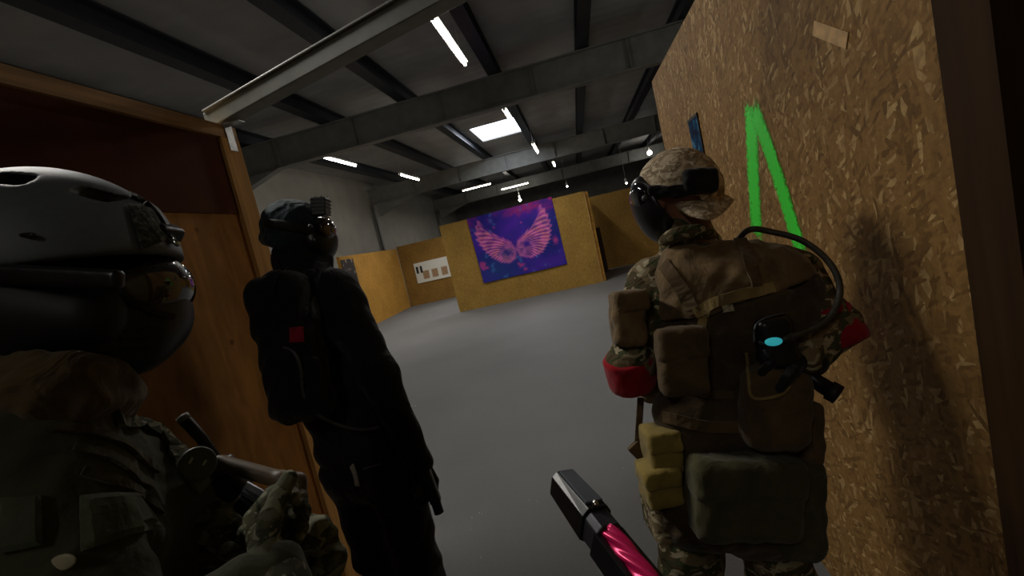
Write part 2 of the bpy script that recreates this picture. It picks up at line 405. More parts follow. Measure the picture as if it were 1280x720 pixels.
# ------------------------------------------------------------------ wings banner
def banner():
    nu, nv = 300, 230
    tl, tr_, br, bl = [aty(*p, CPY-.02) for p in ((583.5, 274), (689, 246), (709, 330), (605, 354))]
    U, V = np.meshgrid(np.linspace(0, 1, nu+1), np.linspace(0, 1, nv+1))
    def nse(u, v, f, s):
        return np.array([mnoise.fractal(Vector((a*f+s, b*f, s)), 1, 2, 4) for a, b in zip(u.ravel(), v.ravel())]).reshape(u.shape)
    n_a = nse(U, V, 4, 1.3); n_b = nse(U, V, 9, 7.1)
    base = np.stack([.20+.16*n_a, .05+.08*np.clip(n_b, -.3, 1)+.06*V, .62+.12*n_a], -1)
    teal = np.clip(1-np.hypot(U-.2, V-.85)*2.6, 0, 1)+.7*np.clip(1-np.hypot(U-.85, V-.35)*4, 0, 1)
    base = base*(1-.8*teal[..., None])+np.array([.04, .26, .52])*.8*teal[..., None]
    pk = np.clip(1-V*5.5+.9*n_b, 0, 1)*np.clip(.4+1.2*n_a+U*.4, 0, 1)
    base = base*(1-pk[..., None])+np.array([.66, .10, .50])*pk[..., None]
    sp = np.clip((n_b-.42)*6, 0, 1)*.5
    base = base*(1-sp[..., None])+np.array([.25, .5, .8])*sp[..., None]
    polyR = [(.863, .086), (.90, .2), (.915, .40), (.87, .58), (.752, .74), (.62, .78), (.504, .72), (.485, .60), (.521, .50), (.62, .42), (.72, .34), (.80, .22)]
    polyL = [(.112, .083), (.062, .24), (.07, .38), (.113, .51), (.18, .64), (.271, .745), (.36, .78), (.43, .74), (.46, .62), (.42, .49), (.33, .40), (.238, .31), (.16, .2)]
    for poly, root, tip, sg in ((polyR, (.50, .60), (.863, .086), 1), (polyL, (.45, .64), (.112, .083), -1)):
        P = np.array(poly); dmin = np.full(U.shape, 9.); ins = np.zeros(U.shape, bool)
        jag = .012*np.sin(np.arctan2(V-root[1], U-root[0])*46)
        for i in range(len(P)):
            a, b = P[i], P[(i+1) % len(P)]; e = b-a
            t = np.clip(((U-a[0])*e[0]+(V-a[1])*e[1])/(e@e), 0, 1)
            dmin = np.minimum(dmin, np.hypot(U-a[0]-t*e[0], V-a[1]-t*e[1]))
            c_ = ((a[1] > V) != (b[1] > V)) & (U < (b[0]-a[0])*(V-a[1])/(b[1]-a[1]+1e-9)+a[0]); ins ^= c_
        sd = np.where(ins, -dmin, dmin)+jag
        # feathers fan from the root, curving up to the tip
        r = np.hypot(U-root[0], V-root[1]); ang = np.arctan2(-(V-root[1]), sg*(U-root[0]))
        st = .5+.5*np.sin((ang+r*1.4)*38+sg*1.0)
        rows = .5+.5*np.sin(r*46+ang*3)
        body = np.clip(-sd/.012, 0, 1)
        edge = np.exp(-(sd/.014)**2)
        inner = np.clip(1-np.hypot(U-(root[0]+sg*.10), V-(root[1]-.02))*7, 0, 1)
        w_ = body*np.clip(.55+.4*st+.15*(rows > .8)-.6*inner+.5*n_b, 0, 1)
        colr = np.stack([.85+.1*st, .30+.25*st, .62+.12*rows], -1)
        base = base*(1-w_[..., None])+colr*w_[..., None]
        ed = np.clip(edge*.75, 0, 1)
        base = base*(1-ed[..., None])+np.array([.95, .45, .75])*ed[..., None]
    for cu, cv, rr in ((.49, .86, .045), (.52, .93, .03), (.46, .83, .02), (.93, .62, .035), (.05, .72, .04), (.09, .78, .02), (.28, .22, .02), (.6, .25, .02)):
        m = np.clip(1.3-np.hypot(U-cu, V-cv)/rr*(1+.8*n_b), 0, 1)*.8
        base = base*(1-m[..., None])+np.array([.85, .25, .60])*m[..., None]
    base = np.clip(base, 0, 1)
    me = bpy.data.meshes.new('wings_banner')
    Pt = []
    for j in range(nv+1):
        for i in range(nu+1):
            u, v_ = i/nu, j/nv
            q = (tl*(1-u)+tr_*u)*(1-v_)+(bl*(1-u)+br*u)*v_
            q = q+Vector((0, -.006*math.sin(u*9+v_*2)-.01*v_, 0)); Pt.append(q)
    ctr = sum(Pt, Vector())/len(Pt); n0 = len(Pt)
    Pt2 = [p+Vector((0, .004, 0)) for p in Pt]
    idx = lambda i, j: j*(nu+1)+i
    faces = [(idx(i, j), idx(i, j+1), idx(i+1, j+1), idx(i+1, j)) for j in range(nv) for i in range(nu)]
    back = [tuple(n0+q for q in f[::-1]) for f in faces]
    rim = [idx(i, 0) for i in range(nu)]+[idx(nu, j) for j in range(nv)]+[idx(i, nv) for i in range(nu, 0, -1)]+[idx(0, j) for j in range(nv, 0, -1)]
    side = [(rim[i], rim[(i+1) % len(rim)], rim[(i+1) % len(rim)]+n0, rim[i]+n0) for i in range(len(rim))]
    me.from_pydata([p-ctr for p in Pt+Pt2], [], faces+back+side)
    ca = me.color_attributes.new('paint', 'FLOAT_COLOR', 'POINT')
    flat = .74*base.reshape(-1, 3)**2.2; flat = np.concatenate([flat, flat]); flat = np.concatenate([flat, np.ones((len(flat), 1))], 1)
    ca.data.foreach_set('color', flat.astype(np.float32).ravel())
    M = NT('printed_banner'); at_ = M.n('ShaderNodeVertexColor', _layer_name='paint'); M.l(at_.outputs[0], M.b.inputs['Base Color'])
    M.b.inputs['Roughness'].default_value = .8
    o = link('hanging_banner', me, M.m, None, ctr, True)
    tag(o, 'blue and purple banner with two pink feathered wings on the central board wall', 'banner')
banner()

# notice board with three squares
def rect_on_y(name, pix, Y, th, mat, parent=None, lift=0):
    bm = B(); q = [aty(*p, Y-lift) for p in pix]
    a = [bm.verts.new(p) for p in q]; b = [bm.verts.new(p+Vector((0, th, 0))) for p in q]
    bm.faces.new(a); bm.faces.new(b[::-1])
    for i in range(4): bm.faces.new((a[i], b[i], b[(i+1) % 4], a[(i+1) % 4]))
    bmesh.ops.recalc_face_normals(bm, faces=bm.faces)
    return bm_obj(name, bm, mat, parent)
WHITE = plain('board_white', (215, 214, 205), .6, var=.05)
nbp = [(516.5, 330), (561, 319.5), (566, 345), (522.5, 354.5)]
nb = empty('notice_sign', aty(541, 337, 16.93), 'white notice board with three brown squares on the far back board wall', 'notice board')
rect_on_y('board_panel', nbp, 16.945, .012, WHITE, nb, .02)
BRN = plain('kraft_card', (160, 128, 96), .8); BLK = plain('black_card', (22, 22, 24), .7)
def uvq(u0, u1, v0, v1):
    P = [Vector(p) for p in nbp]
    f = lambda u, v: tuple((P[0]*(1-u)+P[1]*u)*(1-v)+(P[3]*(1-u)+P[2]*u)*v)
    return [f(u0, v0), f(u1, v0), f(u1, v1), f(u0, v1)]
for u0 in (.2, .45, .72): rect_on_y('card_square', uvq(u0, u0+.17, .45, .85), 16.925, .004, BRN, nb, .005)
for u0 in (.04, .15): rect_on_y('black_strip', uvq(u0, u0+.06, .18, .52), 16.925, .004, BLK, nb, .005)
# dark poster beside the middle player, on the near end of the far-left board wall
bm = B(); box(bm, (-6.597, 12.62, .35), (-6.58, 13.35, 2.1))
PST = NT('dark_poster'); v = PST.coord(scale=(1, 1, 1)); vo = PST.n('ShaderNodeTexVoronoi', Scale=9); PST.l(v, vo.inputs['Vector'])
nz = PST.n('ShaderNodeTexNoise', Scale=6, Detail=4); PST.l(v, nz.inputs['Vector'])
PST.l(PST.ramp(nz.outputs[0], [(0, (14, 12, 14)), (.55, (26, 22, 28)), (.6, (60, 54, 66)), (.66, (190, 160, 120)), (.7, (30, 20, 20))], 'LINEAR'), PST.b.inputs['Base Color'])
tag(bm_obj('wall_poster', bm, PST.m), 'tall dark poster with pale blotches at the near end of the far left board wall', 'poster')

# ------------------------------------------------------------------ right wall dressing
POS = NT('blue_poster'); v = POS.coord(); nz = POS.n('ShaderNodeTexNoise', Scale=16, Detail=3); POS.l(v, nz.inputs['Vector'])
POS.l(POS.ramp(nz.outputs[0], [(.3, (12, 16, 34)), (.5, (16, 52, 88)), (.62, (40, 104, 136)), (.8, (150, 160, 170))]), POS.b.inputs['Base Color'])
POS.b.inputs['Roughness'].default_value = .9; POS.b.inputs['Specular IOR Level'].default_value = .1
p0 = empty('small_poster', (RX-.004, 2.67, 1.83), 'small dark blue poster on the right board wall above the cap', 'poster')
bm_obj('paper_sheet', box(B(), (RX-.006, 2.575, 1.66), (RX-.002, 2.765, 1.99)), POS.m, p0)
bm_obj('poster_border', box(box(B(), (RX-.008, 2.57, 1.985), (RX-.001, 2.77, 2.0)), (RX-.008, 2.57, 1.655), (RX-.001, 2.577, 1.99)), BLK, p0)

GP = NT('green_spray'); at_ = GP.n('ShaderNodeVertexColor', _layer_name='cover'); v = GP.coord()
nz = GP.n('ShaderNodeTexNoise', Scale=60, Detail=3); GP.l(v, nz.inputs['Vector'])
ms = GP.n('ShaderNodeMath', _operation='ADD'); GP.l(at_.outputs[0], ms.inputs[0]); GP.l(nz.outputs[0], ms.inputs[1])
GP.l(GP.ramp(ms.outputs[0], [(.5, (0, 0, 0, 1)), (1.1, (1, 1, 1, 1))]), GP.b.inputs['Alpha'])
GP.b.inputs['Base Color'].default_value = lin((60, 250, 60)); GP.b.inputs['Roughness'].default_value = .5
def stroke(bm, lay, pts, w_, x):
    n = 24; prev = None; P = spline([Vector((x, *p)) for p in pts], 8)
    for i, p in enumerate(P):
        t = (P[min(i+1, len(P)-1)]-P[max(0, i-1)]).normalized(); s_ = t.cross(Vector((1, 0, 0))).normalized()
        e = min(1, min(i, len(P)-1-i)/1.5)
        row = []
        for j, c_ in enumerate((0, .5, .75, .75, .5, 0)):
            vv = bm.verts.new(p+s_*w_*(j/5-.5)); vv[lay] = (c_*e,)*3+(1,); row.append(vv)
        if prev:
            for j in range(5): bm.faces.new((prev[j], prev[j+1], row[j+1], row[j]))
        prev = row
bm = B(); lay = bm.verts.layers.float_color.new('cover')
ap = atx(940, 128, RX); l1 = atx(944, 285, RX); r1 = atx(1004, 318, RX); r0 = atx(968, 205, RX)
stroke(bm, lay, [(ap.y+.012, ap.z), ((ap.y+l1.y)/2+.005, (ap.z+l1.z)/2), (l1.y, l1.z-.04)], .13, RX-.0015)
stroke(bm, lay, [(ap.y-.005, ap.z-.01), (r0.y, r0.z), (r1.y, r1.z-.02)], .105, RX-.003)
gm = bm_obj('spray_mark', bm, GP.m); tag(gm, 'green sprayed upside-down V on the right board wall', 'paint mark')
# bare timber patch high on the board
q = atx(1038, 43, RX)
tag(bm_obj('wood_chip', bar(B(), atx(1017, 35, RX-.002), atx(1059, 51, RX-.002), .002, .036, (0, .3, 1)), plain('pale_chip', (205, 165, 112), .7), None), 'pale flat wood chip stuck high on the right board wall', 'wood chip')

# ------------------------------------------------------------------ lamps
TUBE = emit('fluorescent_tube', (255, 250, 238), 34)
HOUS = plain('lamp_housing', (205, 205, 200), .5, bump=0)
def area(loc, sx, sy, power, col=(1, .96, .88)):
    l = bpy.data.lights.new('lamp_light', 'AREA'); l.shape = 'RECTANGLE'; l.size = sx; l.size_y = sy; l.energy = power; l.color = col
    return l
def batten(c, along, L, label, power, spread=125, *, zc=4.1, cords=True, group='strip lights hanging under the roof'):
    t = empty('strip_light', (c[0], c[1], zc), label, 'strip light', group)
    dx, dy = (L/2, .0) if along == 'x' else (0, L/2)
    ax_ = Vector((1, 0, 0)) if along == 'x' else Vector((0, 1, 0)); o = Vector((c[0], c[1], zc))
    a, b = o-ax_*L/2, o+ax_*L/2
    bm_obj('housing', bar(bar(B(), a+Vector((0, 0, .05)), b+Vector((0, 0, .05)), .06, .05), a+Vector((0, 0, .022)), b+Vector((0, 0, .022)), .10, .008), HOUS, t)
    tb_ = bm_obj('tube', cyl(B(), a*.98+b*.02+Vector((0, 0, -.005)), b*.98+a*.02+Vector((0, 0, -.005)), .019, 10), TUBE, t)
    for e in (a, b): bm_obj('end_cap', bar(B(), e+Vector((0, 0, -.005)), e+(o-e).normalized()*.02+Vector((0, 0, -.005)), .04, .05), HOUS, t)
    if cords:
        for f in (.12, .88):
            q = a*(1-f)+b*f; bm_obj('hanging_wire', cyl(B(), q+Vector((0, 0, .07)), Vector((q.x, q.y, 4.86)), .004, 6), HOUS, t)
    if power:
        l = area(None, .1, L, power); lo = bpy.data.objects.new('lamp_light', l); COL.objects.link(lo)
        lo.parent = t; lo.location = (0, 0, -.035); lo.rotation_euler = (0, 0, math.pi/2 if along == 'x' else 0); l.size = .06; l.spread = math.radians(spread)
    return t
PW = 42
batten((-1.04, 6.1), 'y', 1.55, 'bright strip light nearest the camera, in front of the first roof beam', PW*.85, 180)
batten((-.92, 10.55), 'y', 1.7, 'bright strip light overlapping the skylight corner', PW)
batten((-.75, 15.0), 'y', 1.7, 'short strip light just beyond the skylight', PW)
batten((-4.75, 10.2), 'y', 1.6, 'left strip light above the player in black', PW, 118)
batten((-4.6, 14.3), 'y', 1.7, 'smaller left strip light further back above the board wall', PW, 118)
batten((-3.85, 20.7), 'x', 1.3, 'crosswise strip light far back, left of its neighbour', PW*.8, 175)
batten((-2.6, 24.1), 'x', 1.4, 'crosswise strip light far back, right of its neighbour', PW*.8, 175)
batten((-.4, 19.6), 'y', 1.4, 'faint far strip light in line beyond the skylight', PW*.6)
batten((-2.8, 2.2), 'y', 1.6, 'strip light behind the left board wall', PW*1.9, 180)
batten((-1.0, -2.8), 'y', 1.5, 'unseen strip light added as fill behind the camera', PW*.2, 180, cords=True)  # added, unseen: fill light for the near figures
batten((3.6, 6.6), 'y', 1.6, 'strip light over the right side of the hall nearest the corridor', PW*1.6, 180)
# round lamps, far off
for p, lb in (((812, 191), 'round spot lamp beside the cap'), ((650, 250), 'small round lamp above the banner'), ((709, 233), 'small round lamp above the right end of the central board wall'), ((783, 229), 'tiny lamp above the far right board wall')):
    q = aty(*p, 24.5) if p[0] != 783 else aty(*p, 20)
    t = empty('spot_lamp', q, lb, 'lamp', 'spot lamps at the far end')
    rr = {812: .11, 650: .07}.get(p[0], .035)
    bmx = B(); bmesh.ops.create_uvsphere(bmx, u_segments=14, v_segments=8, radius=rr, matrix=Matrix.Translation(q)); bm_obj('bulb', bmx, TUBE, t, True)
    bm_obj('lamp_holder', cyl(B(), q+Vector((0, 0, rr*.8)), q+Vector((0, 0, rr+.16)), .05, 12), HOUS, t)
    bm_obj('hanging_wire', cyl(B(), q+Vector((0, 0, rr+.1)), Vector((q.x, q.y, 4.88)), .006, 6), HOUS, t)
# daylight through the roof light
l = bpy.data.lights.new('daylight', 'AREA'); l.shape = 'RECTANGLE'; l.size = 1.25; l.size_y = 2.0; l.energy = 45; l.color = (.85, .92, 1)
lo = bpy.data.objects.new('daylight', l); COL.objects.link(lo); lo.location = ((SKX0+SKX1)/2, (SKY0+SKY1)/2, ZC-.0)

wld = bpy.data.worlds.new('world'); scene.world = wld; wld.use_nodes = True
wld.node_tree.nodes['Background'].inputs[0].default_value = (.5, .55, .65, 1); wld.node_tree.nodes['Background'].inputs[1].default_value = .02

#@@PEOPLE@@
# ================================================================== PEOPLE
from mathutils.bvhtree import BVHTree
def surf(*objs):
    vs, fs = [], []
    for o in objs:
        b = Vector(o['_base']); n0 = len(vs)
        vs += [v.co+b for v in o.data.vertices]; fs += [tuple(n0+i for i in p.vertices) for p in o.data.polygons]
    return BVHTree.FromPolygons(vs, fs)
def on(tree, x, y, lift=0):
    """the point of a garment seen at a place, and its normal"""
    r = ray(x, y); h, n, i, d = tree.ray_cast(CAM, r.normalized())
    if h is None:
        h, n, i, d = tree.find_nearest(pd(x, y, 1.3))
    if n.dot(r) > 0: n = -n
    return h+n*lift, n
def ribbon(tree, pts, w, th, lift=.002, nseg=6, bm=None):
    bm = bm or B(); P = spline([Vector((x, y, 0)) for x, y in pts], nseg); H_ = [on(tree, p.x, p.y, lift) for p in P]
    prev = None
    for i, (p, n) in enumerate(H_):
        t = (H_[min(i+1, len(H_)-1)][0]-H_[max(i-1, 0)][0]).normalized(); s_ = t.cross(n).normalized()
        row = [bm.verts.new(p+s_*a+n*b) for a, b in ((-w/2, 0), (w/2, 0), (w/2, th), (-w/2, th))]
        if prev:
            for j in range(4): bm.faces.new((prev[j], prev[(j+1) % 4], row[(j+1) % 4], row[j]))
        else: bm.faces.new(row[::-1])
        prev = row
    bm.faces.new(prev); bmesh.ops.recalc_face_normals(bm, faces=bm.faces)
    return bm
def patch(tree, poly, th, lift=.001, n_=6, round_=0):
    """a flat sewn-on piece following the cloth; poly = four corners"""
    bm = B(); g = [[None]*(n_+1) for _ in range(n_+1)]; h = [[None]*(n_+1) for _ in range(n_+1)]
    P = [Vector((*p, 0)) for p in poly]
    for i in range(n_+1):
        for j in range(n_+1):
            u, v = i/n_, j/n_; q = (P[0]*(1-u)+P[1]*u)*(1-v)+(P[3]*(1-u)+P[2]*u)*v
            p, n = on(tree, q.x, q.y, lift); e = 1 if 0 < i < n_ and 0 < j < n_ else .6
            g[i][j] = bm.verts.new(p); h[i][j] = bm.verts.new(p+n*th*e)
    for i in range(n_):
        for j in range(n_):
            bm.faces.new((g[i][j], g[i][j+1], g[i+1][j+1], g[i+1][j])); bm.faces.new((h[i][j], h[i+1][j], h[i+1][j+1], h[i][j+1]))
    for i in range(n_):
        for a, b in (((i, 0), (i+1, 0)), ((i+1, n_), (i, n_)), ((0, i+1), (0, i)), ((n_, i), (n_, i+1))):
            bm.faces.new((g[a[0]][a[1]], g[b[0]][b[1]], h[b[0]][b[1]], h[a[0]][a[1]]))
    bmesh.ops.recalc_face_normals(bm, faces=bm.faces)
    return bm
def prot(deg): return RM @ Matrix.Rotation(math.radians(deg), 3, 'Z')    # local frame turned about the sight line
def pr(rx, ry, rz, d): return Vector((rx, ry, rz))*d/600

def hand(s, wr, d, n, side, curl=.5, g=0, spread=.0, sc=1.0):
    """palm, five jointed fingers; d along the hand, n out of the palm, side towards the thumb"""
    wr, d, n = Vector(wr), Vector(d).normalized(), Vector(n); n = (n-d*n.dot(d)).normalized(); sd = d.cross(n)*side
    s.k = .008
    s.cap(wr-d*.03*sc, wr+d*.02*sc, .024*sc+g, .027*sc+g)
    for q in (-.026, -.009, .009, .026): s.cap(wr+d*.018*sc+sd*q*.8*sc, wr+d*.082*sc+sd*q*sc, .015*sc+g, .013*sc+g, .01)
    for i, (q, L) in enumerate(((.031, .92), (.011, 1.02), (-.010, .96), (-.030, .76))):
        p = wr+d*.086*sc+sd*q*sc; dd = (d+sd*q*spread*6).normalized(); r = .0094*sc
        for j, seg in enumerate((.042, .027, .021)):
            a = curl*(1.0 if j == 0 else 1.25)*(1+.06*i)
            dd = (dd*math.cos(a)+n*math.sin(a)).normalized() if j == 0 else Matrix.Rotation(a, 3, d.cross(n).normalized()) @ dd
            e = p+dd*seg*L*sc; s.cap(p, e, r+g, r*.9+g, .004); p = e; r *= .92
    p = wr+d*.025*sc+sd*.026*sc; t = (d*.75+sd*.62+n*.35*(1+curl)).normalized()
    for seg, r in ((.038, .0135), (.03, .011), (.024, .0095)):
        e = p+t*seg*sc; s.cap(p, e, r*sc+g, r*.9*sc+g, .006); p = e; t = (t*(1)+d*.25+n*.35*curl-sd*.12).normalized()
    s.k = .02

SKIN = plain('skin', (150, 100, 78), .55, var=.12, scale=18, bump=.1)
def body(par, head, face, up, neck, sh, el, wr, pel, hip, kn, an, toe, hands, vox=.0065):
    """one continuous figure. sh/el/wr/hip/kn/an/toe: (left, right)"""
    s = SDF(.025); f = Vector(face).normalized(); u = Vector(up); u = (u-f*u.dot(f)).normalized(); r = f.cross(u)
    M = Matrix((r, f, u)).transposed()
    s.ell(head+u*.015-f*.008, (.074, .092, .092), M); s.ell(head-u*.055+f*.028, (.056, .066, .058), M, k=.03)
    s.cap(head-u*.095+f*.062, head-u*.09+f*.07, .02, .018, .02)                       # chin
    s.cap(head+u*.012+f*.088, head-u*.028+f*.106, .009, .014, .012)                   # nose
    s.cap(head-u*.055+f*.088-r*.018, head-u*.055+f*.088+r*.018, .009, .009, .008)     # mouth
    for q in (-1, 1):
        s.ell(head-u*.008+r*.077*q-f*.008, (.010, .018, .030), M, k=.008)             # ear
        s.ell(head+u*.018+f*.088+r*.031*q, (.014, .010, .010), M, k=.006, op='s')     # eye socket
        s.ell(head+u*.016+f*.080+r*.031*q, (.012, .012, .011), M, k=.003)             # eye
        s.cap(head+u*.034+f*.088+r*.012*q, head+u*.034+f*.078+r*.05*q, .008, .007, .01)   # brow
    s.chain([head-u*.05-f*.02, neck], [.052, .056])
    mid = (sh[0]+sh[1])/2; chest = mid*.72+pel*.28; waist = mid*.42+pel*.58
    s.cap(neck, mid, .058, .075, .05); s.cap(sh[0], sh[1], .062, .062, .05)
    ax = (sh[1]-sh[0]).normalized()
    for c, wd, rr in ((chest, .075, .080), (waist, .055, .078), (pel, .07, .09)): s.cap(c-ax*wd, c+ax*wd, rr, rr, .03)
    for i in (0, 1):
        s.chain([sh[i], el[i], wr[i]], [.052, .038, .026], .03)
        s.chain([hip[i], kn[i]], [.082, .054], .04); s.chain([kn[i]*.97+an[i]*.03, kn[i]*.66+an[i]*.34, an[i]], [.053, .055, .034], .03)
        s.chain([an[i], an[i]*.55+toe[i]*.45-Vector((0, 0, .03)), toe[i]], [.036, .036, .026], .02)
    vx = 1
    for h in hands: hand(s, *h)
    return s.obj('body', SKIN, par, vox)

def foot(par, an, toe, mat, name='boot'):
    s = SDF(.02); d = (toe-an); d.z = 0; d.normalize(); g = Vector((an.x, an.y, 0))
    s.chain([an+Vector((0, 0, .10)), g+Vector((0, 0, .075))], [.052, .05]); s.cap(g-d*.03+Vector((0, 0, .045)), g+d*.15+Vector((0, 0, .042)), .046, .04)
    o = s
    o.plane(Vector((0, 0, .004)), (0, 0, -1)); b = s.obj(name, mat, par, .008)
    s = SDF(.01); s.cap(g-d*.045+Vector((0, 0, .02)), g+d*.165+Vector((0, 0, .02)), .05, .045); s.plane(Vector((0, 0, .0)), (0, 0, -1)); s.plane(Vector((0, 0, .022)), (0, 0, 1))
    so = s.obj('sole', BLACKR, par, .008); so.parent = b
    return b
BLACKR = plain('black_rubber', (20, 20, 21), .6, bump=.1)
BLACKP = plain('black_plastic', (24, 24, 26), .32, bump=.04, scale=60)
BLACKM = plain('black_metal', (30, 30, 33), .38, .6, bump=.03)
GREYM = plain('dark_grey_metal', (78, 82, 88), .45, .3, bump=.02)
CAMO = camo('woodland_tan_camo', ((128, 112, 84), (86, 74, 52), (70, 74, 48), (168, 156, 128)), 11)
CAMOC = camo('pale_cap_camo', ((196, 176, 148), (160, 138, 110), (140, 122, 98), (214, 198, 170)), 22, fold=.4)
CAMOG = camo('grey_green_camo', ((112, 112, 92), (70, 72, 56), (92, 90, 66), (146, 144, 122)), 16)
COYOTE = fabric('coyote_cloth', (118, 96, 66)); COYD = fabric('brown_pouch_cloth', (92, 74, 50)); OLIVE = fabric('olive_cloth', (142, 122, 62), fold=.3)
DOLIVE = fabric('dark_olive_cloth', (74, 70, 46)); BLK_CL = fabric('black_cloth', (26, 27, 31)); BLK_CL2 = fabric('black_pack_cloth', (22, 22, 24)); 
BEANIE = fabric('dark_teal_knit', (38, 54, 60), fold=.3, scale=20); RED = fabric('red_band_cloth', (158, 12, 30), fold=.2)
SCARF = fabric('brown_scarf_cloth', (96, 80, 54), fold=.8, scale=14); JACK = fabric('olive_jacket_cloth', (78, 78, 58), scale=7)
WEB = fabric('khaki_webbing', (150, 128, 82), fold=.1); HOSE = plain('braided_hose', (64, 60, 50), .5, bump=.4, scale=200)

# ------------------------------------------------------------------ player in tan camouflage (right)
D = 1.30
P = lambda x, y, d=None: pd(x, y, D if d is None else d)
base = Vector((.28, 1.33, 0))
R1 = empty('person', base, 'person in backward camouflage cap and brown tactical vest leaning against the right board wall', 'person')
hd = P(842, 242); fc = (P(795, 262, 1.42)-hd).normalized(); up1 = Vector((-.05, 0, 1))
shs = [P(818, 358, 1.33), P(985, 348, 1.29)]; els = [P(787, 456, 1.27), P(1040, 408, 1.20)]; wrs = [P(822, 488, 1.44), P(1003, 452, 1.13)]
pel = Vector((.27, 1.34, .92)); hips = [pel+Vector((-.09, 0, -.04)), pel+Vector((.09, 0, -.04))]
knn = [Vector((.10, 1.36, .50)), Vector((.34, 1.31, .50))]; ank = [Vector((.11, 1.30, .10)), Vector((.38, 1.24, .10))]
toe = [Vector((.06, 1.46, .03)), Vector((.38, 1.42, .03))]
hdL = (wrs[0], P(850, 480, 1.46)-wrs[0], (0, -.3, 1), 1, .9); hdR = (wrs[1], P(965, 450, 1.13)-wrs[1], (0, -.2, -1), 1, .9)
body(R1, hd, fc, up1, P(866, 312), shs, els, wrs, pel, hips, knn, ank, toe, [hdL, hdR])
for h, a in ((hdL, els[0]), (hdR, els[1])):
    s = SDF(.01); hand(s, *h, g=.0022); s.cap(h[0]-h[1].normalized()*.02, h[0]+h[1].normalized()*.02, .03, .032); s.obj('glove', fabric('glove_cloth', (150, 130, 100), fold=.1) if a is els[0] else BLK_CL2, R1, .0035)
# shirt
s = SDF(.03)
s.chain([P(848, 292), P(868, 318)], [.062, .075]); s.cap(shs[0], shs[1], .075, .075, .05)
s.cap(P(870, 400), P(950, 395), .115, .12, .06); s.cap(P(870, 500), P(950, 500), .11, .115, .06); s.cap(P(862, 610), P(955, 622), .10, .115, .06)
s.chain([shs[0], els[0], wrs[0]], [.074, .058, .040], .03); s.chain([shs[1], els[1], wrs[1]], [.078, .06, .042], .03)
s.cap(P(848, 280), P(852, 290), .05, .05, op='s', k=.004)
shirt = s.obj('shirt', CAMO, R1, .006, wr=.0018, wsc=24)
# trousers
s = SDF(.03); s.cap(hips[0]+Vector((0, 0, .02)), hips[1]+Vector((0, 0, .02)), .115, .12, .05)
for i in (0, 1): s.chain([hips[i], knn[i]], [.105, .085], .035); s.chain([knn[i], ank[i]+Vector((0, 0, .10))], [.085, .07], .03)
tro = s.obj('trousers', CAMO, R1, .007, wr=.003, wsc=20, seed=2)
for i in (0, 1): foot(R1, ank[i], toe[i], fabric('boot_leather', (70, 54, 38), fold=.1))
# knee pad and thigh pocket
s = SDF(.02); s.box(P(826, 640, 1.28), pr(17, 26, 34, 1.28), .02, prot(8)); s.obj('cargo_pocket', CAMO, R1, .005, wr=.001)
# vest
s = SDF(.04)
s.cap(P(862, 338, 1.25), P(960, 340, 1.24), .078, .072, .05); s.ell(P(925, 372, 1.24), pr(96, 62, 58, D))
s.cap(P(868, 430, 1.25), P(958, 430, 1.24), .105, .115, .06); s.cap(P(866, 520, 1.25), P(958, 520, 1.24), .10, .11, .06)
s.cap(P(860, 600, 1.27), P(960, 605, 1.26), .108, .108, .06); s.cap(P(862, 636, 1.27), P(955, 640, 1.26), .10, .11, .06)
s.cap(P(852, 270, 1.28), P(862, 296, 1.27), .055, .062, op='s', k=.004)
cutp, cutn = P(868, 392, 1.2), RM @ Vector((.30, -.95, 0))
su = SDF(.04); su.p = list(s.p); su.plane(cutp, cutn); s.plane(cutp, -cutn)
vest = s.obj('vest', fabric('dark_brown_vest_cloth', (74, 60, 42)), R1, .006, wr=.0028, wsc=23, seed=5)
yoke = su.obj('shoulder_yoke', COYOTE, R1, .006, wr=.0034, wsc=24, seed=5); yoke.parent = vest
T1 = surf(vest, yoke, shirt)
# collar
s = SDF(.012); s.chain(spline([P(832, 300, 1.24), P(850, 292, 1.20), P(878, 290, 1.22), P(893, 300, 1.30), P(880, 305, 1.38)], 4), [.016]*17); s.obj('collar', CAMO, R1, .004, wr=.001).parent = shirt
def sub(o, par): o.parent = par; return o
# hanging pouches
def pouch(name, c, h, rnd, rot, mat, par, flap=True, lab=None):
    s = SDF(.012); s.box(c, h, rnd, rot); o = sub(s.obj(name, mat, R1, .0045, wr=.0012, wsc=40), par)
    if flap:
        s = SDF(.008); s.box(c+rot @ Vector((0, h.y*.55, h.z*.12)), Vector((h.x*1.04, h.y*.5, h.z*1.02)), rnd*.8, rot)
        f = s.obj('pouch_flap', mat, R1, .0045, wr=.001, wsc=50); sub(f, par)
    if lab: o['label'] = lab
    return o
pouch('pouch', P(968, 508, 1.13), pr(40, 54, 30, 1.13), .045, prot(-4), COYD, vest, False, 'rounded brown pouch open at the top')
pouch('pouch', P(826, 560, 1.22), pr(20, 26, 26, 1.22), .012, prot(8), OLIVE, vest)
pouch('pouch', P(824, 602, 1.21), pr(22, 24, 26, 1.21), .012, prot(12), OLIVE, vest)
pouch('pouch', P(930, 622, 1.13), pr(66, 50, 26, 1.13), .03, prot(0), DOLIVE, vest)
pouch('pouch', P(988, 625, 1.20), pr(27, 62, 40, 1.20), .03, prot(0), DOLIVE, vest, False)
pouch('pouch', P(852, 452, 1.13), pr(30, 42, 16, 1.13), .02, prot(4), COYD, vest)
pouch('pouch', P(1002, 545, 1.19), pr(14, 48, 30, 1.19), .02, prot(0), COYD, vest, False)
